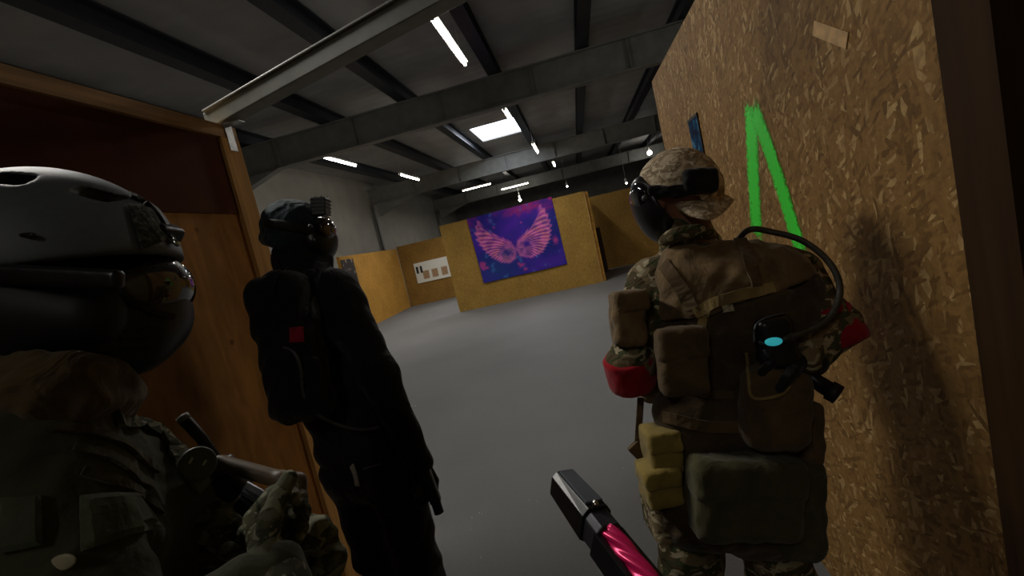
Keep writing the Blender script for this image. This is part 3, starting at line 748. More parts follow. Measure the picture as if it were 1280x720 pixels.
s = SDF(.012); s.box(P(784, 402, 1.235), pr(20, 30, 22, 1.225), .018, prot(4)); sub(s.obj('sleeve_pocket', COYOTE, R1, .0045, wr=.0016, wsc=40), shirt); s = SDF(.01); s.box(P(786, 376, 1.23), pr(22, 14, 23, 1.225), .014, prot(8)); sub(s.obj('pocket_flap', COYOTE, R1, .0045, wr=.001), shirt)
for pts, w_, m_ in (([(868, 392), (900, 376), (935, 366), (968, 360)], .026, WEB), ([(884, 386), (878, 402), (874, 425)], .02, WEB), ([(830, 330), (852, 360), (868, 392)], .034, COYD),
                    ([(925, 300), (938, 330), (945, 358)], .03, COYD), ([(830, 520), (880, 532), (925, 534)], .028, COYD), ([(832, 470), (870, 490), (915, 495)], .02, COYD)):
    sub(bm_obj('strap', ribbon(T1, pts, w_, .004), m_, R1), vest)
sub(bm_obj('name_tag', patch(T1, [(901, 382), (915, 379), (917, 388), (903, 391)], .003, .004, 3), plain('tag_white', (190, 180, 155), .7), R1), vest)
T1b = surf(vest, shirt, *[o for o in vest.children if o.name.startswith('pouch')])
sub(bm_obj('pouch_trim', ribbon(T1b, [(932, 440), (937, 470), (941, 495), (960, 497), (978, 490), (988, 478)], .006, .004), WEB, R1), vest)
sub(bm_obj('hanging_cord', tube(B(), spline([P(1003, 572, 1.2), P(1013, 588, 1.2), P(1027, 609, 1.2)], 4), .003, 6), BLACKR, R1), vest)
sub(bm_obj('hanging_cord', tube(B(), spline([P(1004, 580, 1.2), P(1012, 594, 1.2), P(1018, 602, 1.2)], 4), .003, 6), BLACKR, R1), vest)
sub(bm_obj('hanging_strap', bar(bar(B(), P(801, 497, 1.3), P(797, 560, 1.3), .018, .006, ray(800, 500)), P(790, 556, 1.3), P(806, 572, 1.3), .035, .02, ray(800, 500)), COYD, R1, bevel=.002), vest)
# red armbands
for a, b, r_ in ((P(786, 452, 1.265), P(790, 470, 1.28), .0665), (P(1028, 402, 1.215), P(1044, 424, 1.195), .074)):
    s = SDF(.008); s.cap(a, b, r_); ax = (b-a).normalized(); s.plane(a-ax*.018, -ax); s.plane(b+ax*.03, ax); s.obj('armband', RED, R1, .0045, wr=.0008, wsc=40)
# cap worn backwards
cx = SDF(.01); CR = prot(-8)
cx.ell(P(848, 234), pr(50, 48, 50, D), CR); cx.ell(P(858, 238), pr(44, 42, 44, D), CR)
cx.ell(P(846, 244), pr(45, 46, 44, D), CR, op='s'); cx.plane(P(848, 260), -(CR @ Vector((.06, 1, -.1))))
cap_ = cx.obj('cap', CAMOC, R1, .004, wr=.0006, wsc=60)
br = SDF(.006); BR = prot(-6)
br.ell(P(872, 256, 1.24), pr(45, 24, 40, D), BR); br.ell(P(868, 266, 1.24), pr(48, 25, 46, D), prot(-4), op='s', k=.003)
br.ell(P(866, 258, 1.32), pr(36, 60, 30, D), BR, op='s', k=.003)
bb = SDF(.006)
# the bill: a curved sheet reaching out behind the head, edge turned down
bm = B(); nr, nc = 8, 16; rows = []
a0, a1, tipv = P(832, 262, 1.26), P(893, 250, 1.30), None
for j in range(nr+1):
    v_ = j/nr; row = []
    for i in range(nc+1):
        u_ = i/nc*2-1; px = 863+u_*(34+10*(1-abs(u_))) ; 
        inn = (858+u_*34, 249-u_*5-3*u_*u_, 1.235+.05*u_*u_)
        out = (884+u_*34, 270-u_*2+10*(1-u_*u_)-2-14*max(0, u_)**2+2*max(0, -u_)-6*max(0,-u_), 1.165+.085*u_*u_)
        q = [inn[t]*(1-v_)+out[t]*v_ for t in range(3)]
        row.append(P(q[0], q[1]-6*math.sin(v_*2.6)*(1-.5*u_*u_), q[2]))
    rows.append([bm.verts.new(p) for p in row])
for j in range(nr):
    for i in range(nc): bm.faces.new((rows[j][i], rows[j][i+1], rows[j+1][i+1], rows[j+1][i]))
bill = bm_obj('cap_bill', bm, CAMOC, R1, True); bill.parent = cap_
m_ = bill.modifiers.new('thick', 'SOLIDIFY'); m_.thickness = .005; m_.offset = 0
# goggle mask with strap
ms = SDF(.012)
ms.ell(P(816, 262, 1.31), pr(23, 44, 38, D), prot(24)); ms.cap(P(806, 236, 1.30), P(812, 255, 1.30), .034, .036); ms.cap(P(820, 286, 1.32), P(830, 296, 1.33), .024, .02)
ms.ell(hd, (.088, .088, .115), k=.004, op='s')
mask = ms.obj('face_mask', BLACKP, R1, .0035)
ls = SDF(.006); ls.ell(P(800, 247, 1.30), pr(11, 20, 28, D), prot(12)); sub(ls.obj('lens', plain('smoked_lens', (16, 18, 24), .08, bump=0, coat=1), R1, .003), mask)
kb = SDF(.004); kb.cap(P(806, 248, 1.235), P(806, 248, 1.215), .008); sub(kb.obj('strap_clip', GREYM, R1, .0025), mask)
T2 = surf(cap_)
stp = bm_obj('goggle_strap', ribbon(T2, [(804, 234), (820, 240), (845, 238), (870, 236), (893, 232)], .028, .005), BLACKR, R1); stp.parent = mask
s = SDF(.008); s.box(P(870, 229, 1.22), pr(20, 14, 20, D), .012, prot(4)); s.cap(P(888, 212, 1.26), P(886, 222, 1.25), .012); s.cap(P(850, 240, 1.21), P(886, 236, 1.23), .016, .02); s.cap(P(815, 238, 1.235), P(850, 240, 1.21), .014, .016)
s.ell(P(850, 240), pr(46, 44, 44, D), op='s', k=.002); sub(s.obj('strap_pad', BLK_CL2, R1, .0035, wr=.0008, wsc=60), mask)

# air hose and marker of this player
h0 = on(T1, 915, 297, .006)[0]; hp = spline([h0, P(935, 288, 1.19), P(965, 290, 1.18), P(1005, 302, 1.15), P(1038, 330, 1.12), P(1050, 362, 1.10), P(1040, 392, 1.09), P(1018, 410, 1.09), P(985, 422, 1.09), P(975, 425, 1.10)], 8)
ah = empty('air_hose', hp[0], 'black air hose looping from the brown vest collar to the marker under the right arm', 'hose')
bm_obj('hose_tube', tube(B(), hp, .0075, 10), HOSE, ah, True)
bm_obj('hose_fitting', cyl(B(), h0, h0*.55+P(935, 288, 1.19)*.45, .011, 12), GREYM, ah, True)
bm_obj('hose_fitting', cyl(B(), P(992, 420, 1.09), P(976, 425, 1.10), .010, 12), GREYM, ah, True)
gn = empty('paintball_marker', P(975, 440, 1.12), 'black marker with a cyan lamp under the arm of the person in the cap', 'marker')
s = SDF(.01); s.box(P(966, 428, 1.13), pr(22, 34, 22, 1.13), .02, prot(12)); s.box(P(985, 452, 1.12), pr(36, 15, 15, 1.12), .012, prot(-30)); s.cap(P(950, 470, 1.15), P(962, 440, 1.14), .016, .018)
bm_obj_ = s.obj('receiver', BLACKP, gn, .0035)
bm_obj('barrel', tube(B(), [P(1000, 462, 1.115), P(1022, 478, 1.10), P(1046, 493, 1.08)], [.017, .018, .019], 16), BLACKM, gn, True)
bm_obj('barrel_tip', tube(B(), [P(1036, 487, 1.09), P(1048, 494, 1.08)], [.023, .023], 16), BLACKR, gn, True)
s = SDF(.004); s.ell(P(967, 427, 1.09), pr(11, 5.5, 6, 1.09), prot(6)); s.obj('indicator_lamp', emit('cyan_lamp', (60, 190, 200), .42), gn, .002)
bm_obj('edge_highlight', tube(B(), spline([P(943, 428, 1.09), P(944, 408, 1.09), P(956, 398, 1.09), P(982, 391, 1.09)], 6), .0022, 6), GREYM, gn, True)  # thin grey wire stands in for the highlight along the rounded edge
s = SDF(.004); s.cap(P(953, 430, 1.09), P(950, 428, 1.09), .004); s.cap(P(955, 438, 1.09), P(960, 446, 1.09), .003); s.obj('screw', GREYM, gn, .002)

# ------------------------------------------------------------------ player in black (middle)
D = 1.85
base = Vector((-.98, 1.72, 0))
R2 = empty('person', base, 'person in black hooded jacket and dark knit hat looking into the hall', 'person')
hd = P(374, 288); fc = (P(425, 292, 2.1)-hd).normalized()
shs = [P(350, 364, 1.93), P(420, 364, 1.80)]; els = [P(372, 460, 2.0), P(474, 468, 1.74)]; wrs = [P(430, 545, 2.0), P(525, 578, 1.72)]
pel = P(458, 562, 1.86); hips = [P(440, 585, 1.92), P(493, 585, 1.80)]
knn = [P(466, 690, 1.93), P(522, 700, 1.80)]; ank = [atz(500, 800, .10), atz(560, 830, .10)]
ank = [Vector((-1.02, 1.80, .10)), Vector((-.86, 1.72, .10))]; toe = [ank[0]+Vector((.08, .16, -.07)), ank[1]+Vector((.10, .15, -.07))]
ax_ = (P(545, 618, 1.70)-wrs[1]); hdR = (wrs[1], ax_, (-1, .3, 0), -1, .55); hdL = (wrs[0], (0.1, .2, -1), (1, .3, 0), 1, .4)
body(R2, hd, fc, Vector((.06, 0, 1)), P(388, 330), shs, els, wrs, pel, hips, knn, ank, toe, [hdR, hdL])
for h in (hdR, hdL):
    s = SDF(.01); hand(s, *h, g=.0022); s.obj('glove', BLK_CL2, R2, .004)
s = SDF(.04); s.cap(shs[0], shs[1], .082, .082, .05); s.chain([P(380, 325), P(388, 345)], [.07, .09]); s.cap(P(376, 400, 1.9), P(424, 400, 1.8), .115, .115, .06)
s.cap(P(395, 470, 1.9), P(446, 470, 1.82), .115, .11, .06); s.cap(P(414, 512, 1.9), P(466, 512, 1.82), .11, .11, .06); s.cap(P(430, 555, 1.92), P(492, 555, 1.82), .115, .115, .06)
s.chain([shs[1], els[1], wrs[1]], [.080, .066, .045], .03); s.chain([shs[0], els[0], wrs[0]], [.080, .062, .045], .03)
jk = s.obj('jacket', BLK_CL, R2, .0075, wr=.0018, wsc=17)
s = SDF(.03); s.cap(P(358, 334), P(400, 334), .05, .05); s.cap(P(368, 350, 1.79), P(408, 352, 1.77), .045, .04); s.cap(P(362, 318), P(392, 322), .066, .062); s.cap(P(378, 306), P(380, 318), .07, .07)
sub(s.obj('hood', BLK_CL, R2, .006, wr=.003, wsc=28), jk)
s = SDF(.03); s.cap(hips[0], hips[1], .118, .118, .05)
for i in (0, 1): s.chain([hips[i], knn[i]], [.105, .078], .035); s.chain([knn[i], ank[i]+Vector((0, 0, .1))], [.078, .07], .03)
s.obj('trousers', BLK_CL2, R2, .0075, wr=.003, wsc=16)
for i in (0, 1): foot(R2, ank[i], toe[i], BLK_CL2)
# hat, mask
s = SDF(.012); s.ell(P(367, 283), pr(38, 34, 38, D), prot(-6)); s.ell(P(360, 298), pr(28, 26, 34, D), prot(-10)); s.cap(P(332, 296, 1.86), P(345, 312, 1.82), .025, .03)
s.plane(P(372, 318), -(prot(0) @ Vector((.3, 1, 0))))
hat = s.obj('knit_hat', BEANIE, R2, .005, wr=.0015, wsc=44)
s = SDF(.012); s.ell(P(370, 283), pr(39.5, 35, 40, D), prot(-6)); s.plane(P(368, 292), -(prot(-8) @ Vector((0, 1, 0)))); s.plane(P(368, 280), (prot(-8) @ Vector((0, 1, 0))))
sub(s.obj('goggle_strap', BLACKR, R2, .004), hat)
s = SDF(.015); s.ell(P(398, 302, 1.86), pr(23, 27, 28, D), prot(6)); s.cap(P(404, 284, 1.86), P(408, 296, 1.86), .036, .036); mk = s.obj('face_mask', BLACKP, R2, .005)
s = SDF(.006); s.ell(P(409, 287, 1.84), pr(9, 15, 20, D), prot(10)); sub(s.obj('lens', plain('amber_lens', (60, 44, 38), .1, bump=0, coat=1), R2, .004), mk)
for q in ((388, 283), (391, 300)):
    s = SDF(.004); s.cap(P(q[0], q[1], 1.745), P(q[0], q[1], 1.735), .009); sub(s.obj('strap_clip', GREYM, R2, .003), mk)
# head camera on the hat
hc = empty('head_camera', P(401, 258, 1.82), 'small black action camera mounted on the dark knit hat', 'camera')
bm_obj('camera_body', box(B(), Vector((-9, -11, -9))*D/600, Vector((9, 11, 9))*D/600, Matrix.Translation(P(401, 259, 1.82)) @ prot(4).to_4x4()), BLACKP, hc, bevel=.004)
for j in range(4): bm_obj('cooling_fin', box(B(), Vector((-9.6, -.6, -9.6))*D/600, Vector((9.6, .6, 9.6))*D/600, Matrix.Translation(P(401, 251+j*4.5, 1.82)) @ prot(4).to_4x4()), BLACKM, hc)
for q in ((394, 246), (401, 245), (408, 246)): bm_obj('camera_glint', box(B(), (-.003, -.003, -.003), (.003, .003, .003), Matrix.Translation(P(q[0], q[1], 1.79)) @ prot(0).to_4x4()), plain('chrome_glint', (220, 220, 220), .15, 1, bump=0), hc)  # small bright metal bits stand in for the highlights on the camera top
bm_obj('mount_arm', bar(B(), P(401, 268, 1.82), P(398, 280, 1.82), .022, .022), BLACKM, hc)
bm_obj('mount_screw', cyl(B(), P(398, 273, 1.78), P(412, 272, 1.78), .006, 10), plain('steel_screw', (200, 200, 200), .2, 1, bump=0), hc, True)
# backpack
bp = empty('backpack', P(362, 430, 1.66), 'black backpack with a red round patch on the person in black', 'backpack')
s = SDF(.03); s.box(P(364, 434, 1.66), pr(34, 84, 24, D), .06, prot(13)); s.box(P(370, 460, 1.63), pr(27, 44, 20, D), .04, prot(13))
pk_ = s.obj('pack_bag', BLK_CL2, bp, .006, wr=.003, wsc=20)
T3 = surf(pk_, jk)
s = SDF(.01); s.box(P(377, 478, 1.60), pr(24, 24, 9, D), .02, prot(13)); s.obj('pack_pocket', BLK_CL2, bp, .005, wr=.001)
T3 = surf(pk_, jk)
bm_obj('pack_patch', patch(T3, [(362, 410), (379, 409), (380, 427), (363, 428)], .004, .002, 6), fabric('crimson_patch', (150, 22, 52), fold=.1), bp)
bm_obj('shoulder_strap', ribbon(T3, [(402, 328), (396, 345), (392, 370), (394, 400)], .045, .006), fabric('strap_highlight_cloth', (52, 54, 60), fold=.1), bp)  # paler than the other strap: its highlight is put into the colour
bm_obj('shoulder_strap', ribbon(T3, [(345, 340), (338, 355), (336, 372)], .035, .006), BLK_CL, bp)
hp = spline([P(334, 438, 1.62), P(352, 434, 1.58), P(368, 441, 1.56), P(376, 462, 1.56), P(379, 490, 1.57), P(392, 514, 1.60), P(420, 530, 1.64), P(452, 537, 1.66), P(474, 534, 1.68)], 8)
ah2 = empty('air_hose', hp[0], 'thin grey air hose hanging in a curve down the back of the person in black', 'hose')
bm_obj('hose_tube', tube(B(), hp, .006, 10), plain('grey_hose', (70, 70, 74), .45, bump=.1), ah2, True)
bm_obj('hose_fitting', cyl(B(), P(331, 438, 1.62), P(340, 437, 1.61), .009, 12), plain('nickel', (170, 160, 140), .3, .9), ah2, True)
bt = empty('air_bottle', P(340, 462, 1.68), 'dark red air bottle sticking out of the side of the black backpack', 'bottle')
s = SDF(.01); s.cap(P(338, 450, 1.66), P(344, 470, 1.67), .026, .026); s.obj('bottle_body', plain('dark_red_paint', (120, 30, 34), .35, coat=.5), bt, .004)
bm_obj('bottle_neck', cyl(B(), P(336, 446, 1.655), P(333, 437, 1.65), .010, 12), GREYM, bt, True)
# belt clip
T4 = surf(jk, *[o for o in R2.children if o.name.startswith('trousers')])
bc = bm_obj('belt_clip', ribbon(T4, [(441, 582), (445, 592), (448, 606)], .018, .006), plain('pale_clip', (200, 198, 190), .5), R2)
bm_obj('belt_cord', ribbon(T4, [(455, 586), (466, 583), (478, 580)], .006, .004), plain('grey_cord', (100, 98, 96), .6), R2)
# pistol in the right hand
ps_ = empty('pistol', P(542, 625, 1.68), 'small dark pistol hanging from the hand of the person in black', 'pistol')
s = SDF(.006); s.box(P(538, 608, 1.69), pr(7, 22, 6, 1.69), .008, prot(20)); s.box(P(527, 596, 1.70), pr(12, 6, 6, 1.7), .006, prot(20)); s.obj('pistol_frame', BLACKP, ps_, .0035)
bm_obj('muzzle', cyl(B(), P(543, 622, 1.69), P(549, 641, 1.69), .017, 16), BLACKM, ps_, True)

# ------------------------------------------------------------------ player with the helmet (left foreground)
D = .68
base = Vector((-.72, .48, 0))
R3 = empty('person', base, 'person in dark glossy vented helmet and olive jacket, cut off by the left edge', 'person')
hd = P(78, 345); fc = (P(200, 372, .72)-hd).normalized()
shs = [P(75, 570, .86), P(28, 590, .56)]; els = [P(330, 800, .82), P(140, 880, .50)]; wrs = [P(372, 700, .78), P(345, 722, .60)]
pel = Vector((-.74, .50, .95)); hips = [pel+Vector((0, .09, -.05)), pel+Vector((0, -.09, -.05))]; knn = [Vector((-.66, .60, .50)), Vector((-.68, .38, .50))]
ank = [Vector((-.74, .60, .10)), Vector((-.74, .36, .10))]; toe = [a+Vector((.17, 0, -.07)) for a in ank]
hdL = (wrs[0], P(362, 655, .74)-wrs[0], (-.5, 0, .3), 1, 1.0); hdR = (wrs[1], P(330, 670, .66)-wrs[1], (.3, .6, .2), -1, .9)
body(R3, hd, fc, Vector((0, 0, 1)), P(60, 500), shs, els, wrs, pel, hips, knn, ank, toe, [hdL, hdR])
for h in (hdL, hdR):
    s = SDF(.01); hand(s, *h, g=.0028); s.cap(h[0]-h[1].normalized()*.03, h[0], .034, .032); s.obj('glove', CAMOG, R3, .003)
s = SDF(.04); s.cap(shs[0], shs[1], .085, .085, .05); s.cap(P(65, 520), P(60, 560), .085, .11, .05)
s.cap(P(120, 700, .88), P(60, 700, .62), .15, .13, .06); s.cap(P(140, 900, .9), P(90, 900, .66), .14, .13, .06)
s.cap(P(140, 600, .82), P(190, 700, .80), .09, .12, .05); s.cap(P(150, 580, .82), P(222, 622, .77), .06, .058, .04)
s.chain([shs[0], els[0], wrs[0]], [.085, .065, .045], .03); s.chain([shs[1], els[1], wrs[1]], [.088, .066, .044], .03)
j3 = s.obj('jacket', JACK, R3, .006, wr=.0025, wsc=26)
s = SDF(.03); s.cap(hips[0], hips[1], .118, .118, .05)
for i in (0, 1): s.chain([hips[i], knn[i]], [.10, .078], .035); s.chain([knn[i], ank[i]+Vector((0, 0, .1))], [.078, .07], .03)
s.obj('trousers', CAMOG, R3, .009, wr=.003)
for i in (0, 1): foot(R3, ank[i], toe[i], BLK_CL2)
# helmet
HR = prot(-4)
s = SDF(.02); s.ell(P(74, 342), pr(138, 128, 118, D), HR); s.ell(P(50, 338), pr(130, 120, 118, D), HR); s.ell(P(30, 400, .68), pr(110, 90, 100, D), HR, k=.05)
s.ell(P(78, 356), pr(124, 118, 104, D), HR, k=.004, op='s'); s.plane(P(140, 334), -(prot(8) @ Vector((-.10, 1, 0)))); 
for vx_, vy_, a_, rx_, ry_ in ((68, 236, -4, 22, 8), (138, 248, -18, 17, 6.5)):
    s.box(P(vx_, vy_, .66), pr(rx_, ry_, 110, .62), .007, prot(a_), k=.003, op='s')
helm = s.obj('helmet', plain('helmet_shell', (92, 97, 103), .55, bump=.02, scale=90, var=.08), R3, .0032)
s = SDF(.01); s.ell(P(78, 356), pr(122, 116, 102, D), HR); s.ell(P(78, 362), pr(108, 104, 92, D), HR, k=.004, op='s'); s.plane(P(120, 345), -(prot(4) @ Vector((0, 1, 0)))); sub(s.obj('helmet_padding', plain('padding_vent_shade', (6, 6, 6), .95, bump=0, spec=0), R3, .004), helm)  # padding blackened so the vents show as shaded recesses
# side rail and ear cover
s = SDF(.01); s.box(P(50, 345, .555), pr(95, 12, 9, .6), .006, prot(-3)); s.cap(P(-10, 296, .57), P(42, 294, .565), .004); sub(s.obj('side_rail', BLACKP, R3, .003), helm)
s = SDF(.02); s.ell(P(40, 395, .60), pr(70, 62, 40, .6), HR); s.cap(P(20, 380, .6), P(110, 395, .6), .05, .04); sub(s.obj('ear_cover', BLACKR, R3, .004), helm)
T5 = surf(helm)
sub(bm_obj('camo_patch', patch(T5, [(158, 258), (188, 262), (208, 300), (176, 312)], .004, .002, 8), camo('patch_camo', ((70, 72, 62), (50, 50, 44), (58, 62, 52), (96, 98, 86)), 40), R3), helm)
sub(bm_obj('front_strap', ribbon(T5, [(160, 246), (185, 258), (203, 280), (213, 305)], .012, .005), BLACKR, R3), helm)
s = SDF(.006); s.box(P(205, 297, .70), pr(11, 18, 22, D), .008, prot(-28)); mt = sub(s.obj('front_mount', BLACKM, R3, .0025), helm)
bm_obj('mount_glint', cyl(B(), P(215, 299, .67), P(222, 305, .66), .004, 10), plain('glint_metal', (220, 220, 215), .15, 1, bump=0), R3, True).parent = helm  # bright metal peg stands in for the highlight on the mount
# mask
s = SDF(.02); s.ell(P(150, 395, .70), pr(78, 72, 85, D), prot(-6)); s.cap(P(165, 428, .68), P(110, 425, .64), .045, .05); s.cap(P(178, 350, .70), P(196, 352, .71), .045, .04)
s.ell(hd+Vector((0, 0, -.01)), (.085, .085, .11), k=.004, op='s'); 
mk = s.obj('face_mask', plain('matt_black_mask', (32, 32, 34), .42, bump=.05), R3, .0035)
s = SDF(.01); s.ell(P(190, 362, .70), pr(37, 46, 66, D), prot(-4)); s.plane(P(190, 392, .7), (prot(-30) @ Vector((0, -1, 0))))
s.plane(P(152, 360, .7), (prot(-10) @ Vector((-1, 0, 0)))); ln = sub(s.obj('lens', plain('glossy_lens', (58, 48, 46), .12, bump=0, coat=1), R3, .003), mk)
T6 = surf(mk, ln)
sub(bm_obj('lens_rim', ribbon(T6, [(150, 362), (168, 378), (190, 390), (214, 396)], .008, .005), BLACKR, R3), mk)
for yy in (412, 424, 436): sub(bm_obj('breathing_slot', ribbon(T6, [(150, yy), (168, yy+2), (186, yy-2)], .004, .003), BLACKR, R3), mk)
# scarf
s = SDF(.02); 
for i, (yy, rr) in enumerate(((478, .022), (490, .026), (502, .024))):
    s.chain(spline([P(-60, yy-8, .60), P(10, yy-6, .555), P(80, yy-2, .56), P(130, yy, .64), P(140, yy, .74), P(90, yy-4, .82)], 4), [rr]*21)
s.cap(P(120, 478, .62), P(162, 482, .64), .024, .012)
s.obj('scarf', SCARF, R3, .0045, wr=.0022, wsc=45)
# vest strap, dial, patches
T7 = surf(j3)
sub(bm_obj('camo_strap', ribbon(T7, [(140, 520), (175, 530), (205, 548), (228, 575), (252, 610)], .032, .008), CAMOG, R3), j3)
s = SDF(.006); c0, nn = P(247, 580, .695), (-ray(247, 580)+Vector((.25, 0, .25))).normalized(); fr = frame(nn, (0, 0, 1)); q = c0; s.cap(q-nn*.006, q+nn*.006, .0245)
s.plane(q+nn*.008, nn); s.plane(q-nn*.012, -nn); dl = sub(s.obj('round_dial', plain('dial_green', (74, 82, 74), .5), R3, .002), j3); dl['label'] = 'round grey-green press dial'
for a_, b_ in (((-.010, .004), (-.004, .010)), ((.004, -.006), (.010, -.001))): sub(bm_obj('dial_mark', bar(B(), q+nn*.0095+fr @ Vector((*a_, 0)), q+nn*.0095+fr @ Vector((*b_, 0)), .003, .002, nn), plain('pale_mark', (190, 195, 188), .5), R3), j3)
for poly in ([(0, 622), (52, 620), (54, 680), (0, 690)], [(98, 622), (168, 618), (196, 660), (100, 690)]):
    sub(bm_obj('sleeve_pocket', patch(T7, poly, .008, .002, 8), fabric('grey_olive_cloth', (92, 98, 80), fold=.3), R3), j3)
c1, n1_ = on(T7, 79, 703, .003); s = SDF(.003); s.ell(c1, Vector((15, 9, 3))*.56/600, prot(14)); sub(s.obj('round_button', plain('cream_button', (190, 180, 150), .5), R3, .0012), j3)
for k_, pts in enumerate(([(60, 535), (110, 540), (150, 556), (195, 590)], [(90, 560), (140, 575), (185, 610)], [(100, 590), (160, 610), (200, 640)])):
    sub(bm_obj('jacket_seam', ribbon(T7, pts, .010, .005), DOLIVE, R3), j3)
# far camo sleeve seen past the jacket
s = SDF(.02); s.chain([P(250, 640, .80), P(320, 690, .80), P(372, 700, .78)], [.05, .052, .046]); s.cap(P(372, 700, .78), P(405, 705, .76), .045, .034); s.cap(P(395, 668, .75), P(408, 690, .75), .028, .03)
sub(s.obj('camo_sleeve', CAMOG, R3, .0045, wr=.003, wsc=44), j3)
# radio with antenna
rd = empty('radio', P(250, 560, .78), 'black radio antenna standing at the shoulder of the helmeted person', 'radio')
bm_obj('antenna', tube(B(), [P(270, 575, .78), P(252, 548, .77), P(230, 524, .76)], [.009, .0085, .0095], 12), BLACKR, rd, True)
bm_obj('antenna_tip', cyl(B(), P(232, 526, .76), P(227, 520, .76), .0095, 12), plain('grey_tip', (120, 118, 112), .5), rd, True)
s = SDF(.008); s.box(P(285, 598, .80), pr(18, 26, 14, .8), .01, prot(40)); s.obj('radio_body', BLACKP, rd, .003)
# rifle in his hands
rf_ = empty('rifle', P(330, 600, .74), 'brown and dark rifle held across the chest of the helmeted person', 'rifle')
s = SDF(.008); s.cap(P(275, 578, .76), P(352, 600, .74), .012, .013); s.cap(P(352, 600, .74), P(373, 602, .74), .013, .012); s.cap(P(371, 602, .74), P(376, 630, .74), .013, .012); s.obj('stock_tube', plain('tan_polymer', (92, 76, 54), .45), rf_, .003)
s = SDF(.008); s.box(P(335, 645, .72), pr(42, 12, 14, .72), .008, prot(-34)); s.obj('receiver', BLACKM, rf_, .003)
rl = bm_obj('top_rail', bar(B(), P(306, 612, .71), P(358, 640, .71), .018, .006, (0, 0, 1)), GREYM, rf_)
for j in range(9):
    f = j/8; a_ = P(308, 611, .71)*(1-f)+P(356, 637, .71)*f; dv = prot(-30) @ Vector((0, 1, 0)); bm_obj('rail_tooth', bar(B(), a_-dv*.012, a_+dv*.010, .0032, .008, (0, 0, 1)), plain('pale_steel', (165, 165, 172), .35, .6, bump=0), rf_)

# ------------------------------------------------------------------ wearer's own marker, bottom centre
M0, M1 = pd(704, 602, .60), pd(858, 800, .40)
ax = (M1-M0).normalized(); vup = -(ray(720, 620).normalized()); side = ax.cross(vup).normalized(); vup = side.cross(ax).normalized()
side_img = side
fg = empty('marker_gun', M0, 'black angular gun with pink twisted insert rising from the bottom edge', 'marker')
th = math.radians(-38); U1 = (vup*math.cos(th)+side*math.sin(th)).normalized(); S1 = ax.cross(U1).normalized()
def G(a, s_, u): return M0+ax*a+S1*s_+U1*u
def prism(a0, a1, sec, taper=None):
    bm = B(); A = [bm.verts.new(G(a0, *p)) for p in (taper or sec)]; Bv = [bm.verts.new(G(a1, *p)) for p in sec]; n = len(sec)
    bm.faces.new(A); bm.faces.new(Bv[::-1])
    for i in range(n): bm.faces.new((A[i], A[(i+1) % n], Bv[(i+1) % n], Bv[i]))
    bmesh.ops.recalc_face_normals(bm, faces=bm.faces); return bm
w2, h2 = .0115, .021
oct_ = [(-w2, h2), (w2, h2), (w2+.007, h2-.009), (w2+.007, -h2+.004), (w2, -h2), (-w2, -h2), (-w2-.007, -h2+.004), (-w2-.007, h2-.009)]
tap = [(x*.94, y*.8) for x, y in oct_]
bm_obj('muzzle_shroud', prism(.0, .078, oct_, tap), BLACKP, fg, bevel=.0012)
bm_obj('shroud_top_plate', prism(.004, .070, [(-w2+.0006, h2+.0022), (w2-.0006, h2+.0022), (w2-.0006, h2-.002), (-w2+.0006, h2-.002)], [(-w2+.002, h2*.8+.002), (w2-.002, h2*.8+.002), (w2-.002, h2*.8-.002), (-w2+.002, h2*.8-.002)]), plain('slate_plate', (76, 80, 88), .62, 0, bump=.02), fg, bevel=.001)
cs = [(x*.88, y*.86) for x, y in oct_]
bm_obj('collar_block', prism(.078, .104, cs), plain('collar_grey', (52, 52, 58), .4, .3), fg, bevel=.0015)
bm_obj('sight_screw', cyl(B(), G(.076, w2*.2, h2), G(.076, w2*.2, h2+.006), .0035, 12), plain('bright_screw', (190, 188, 180), .25, 1, bump=0), fg, True)
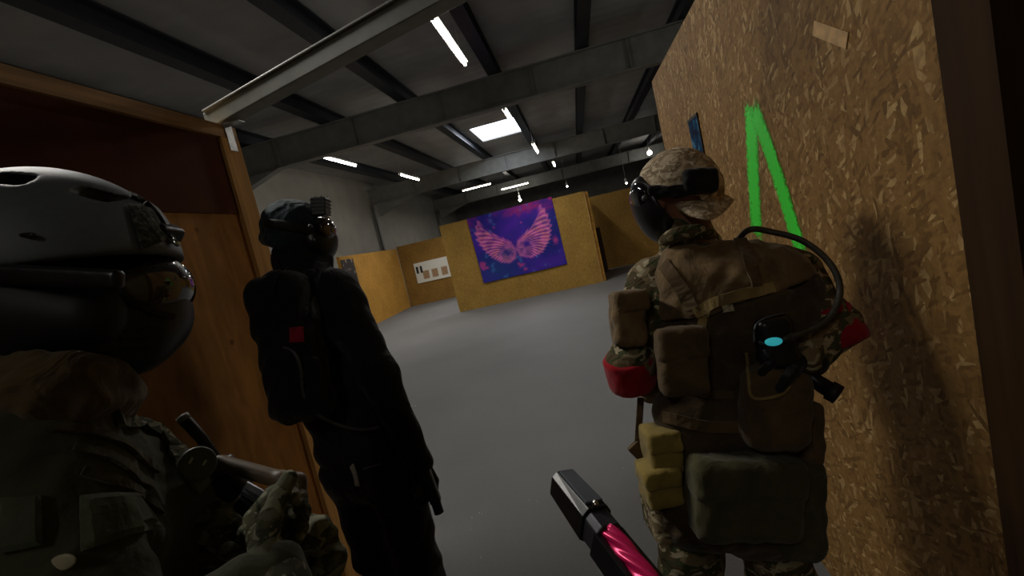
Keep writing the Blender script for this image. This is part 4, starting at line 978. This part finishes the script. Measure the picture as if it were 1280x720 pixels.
# open frame: two side rails and a bottom rail around the pink insert
bm_obj('side_rail', prism(.10, .42, [(w2-.0005, h2*.5), (w2+.006, h2*.5), (w2+.008, -h2*.8), (w2, -h2*.8)]), BLACKP, fg, bevel=.001)
bm_obj('side_rail', prism(.10, .42, [(-w2+.0005, h2*.5), (-w2-.006, h2*.5), (-w2-.008, -h2*.8), (-w2, -h2*.8)]), BLACKP, fg, bevel=.001)
bm_obj('bottom_rail', prism(.10, .42, [(-w2, -h2*.6), (w2, -h2*.6), (w2, -h2*1.1), (-w2, -h2*1.1)]), BLACKP, fg, bevel=.001)
PINK = NT('pink_insert'); PINK.b.inputs['Base Color'].default_value = lin((235, 40, 110)); PINK.b.inputs['Roughness'].default_value = .3; PINK.b.inputs['Metallic'].default_value = .3
bm = B()
nL, nA = 90, 48; rings = []
for i in range(nL+1):
    a = .104+i*.3/nL; rings.append([bm.verts.new(G(a, math.cos(t)*r_, .0095+math.sin(t)*r_)) for t in [2*math.pi*k/nA for k in range(nA)] for r_ in [.0098*(1+.16*math.cos(5*(t-a*38)))]])
for q, w_ in zip(rings, rings[1:]):
    for k in range(nA): bm.faces.new((q[k], q[(k+1) % nA], w_[(k+1) % nA], w_[k]))
bm.faces.new(rings[0][::-1]); bm.faces.new(rings[-1])
bmesh.ops.recalc_face_normals(bm, faces=bm.faces)
bm_obj('twisted_insert', bm, PINK.m, fg, True)
bm_obj('gun_body', prism(.40, .62, [(x*1.3, y*1.4) for x, y in oct_]), BLACKP, fg, bevel=.002)

# ------------------------------------------------------------------ pellets on the floor
for i, (x, y) in enumerate(((590, 647), (599, 641), (602, 642), (589, 663), (601, 697), (514, 508), (519, 507), (509, 513), (779, 586), (662, 625), (671, 627), (1009, 703))):
    q = atz(x, y, .003); bm = B(); bmesh.ops.create_icosphere(bm, subdivisions=2, radius=.0032 if y > 600 else .004, matrix=Matrix.Translation(q))
    o = bm_obj('pellet', bm, plain('white_pellet', (225, 225, 225), .3, bump=0), None, True); tag(o, 'tiny white pellet lying on the grey floor', 'pellet', 'pellets on the floor')
#@@END@@
for o in scene.objects:
    if '_base' in o: del o['_base']
scene.view_settings.view_transform = 'Standard'; scene.view_settings.look = 'None'; scene.view_settings.gamma = 1
scene.view_settings.use_curve_mapping = False; scene.view_settings.exposure = 0
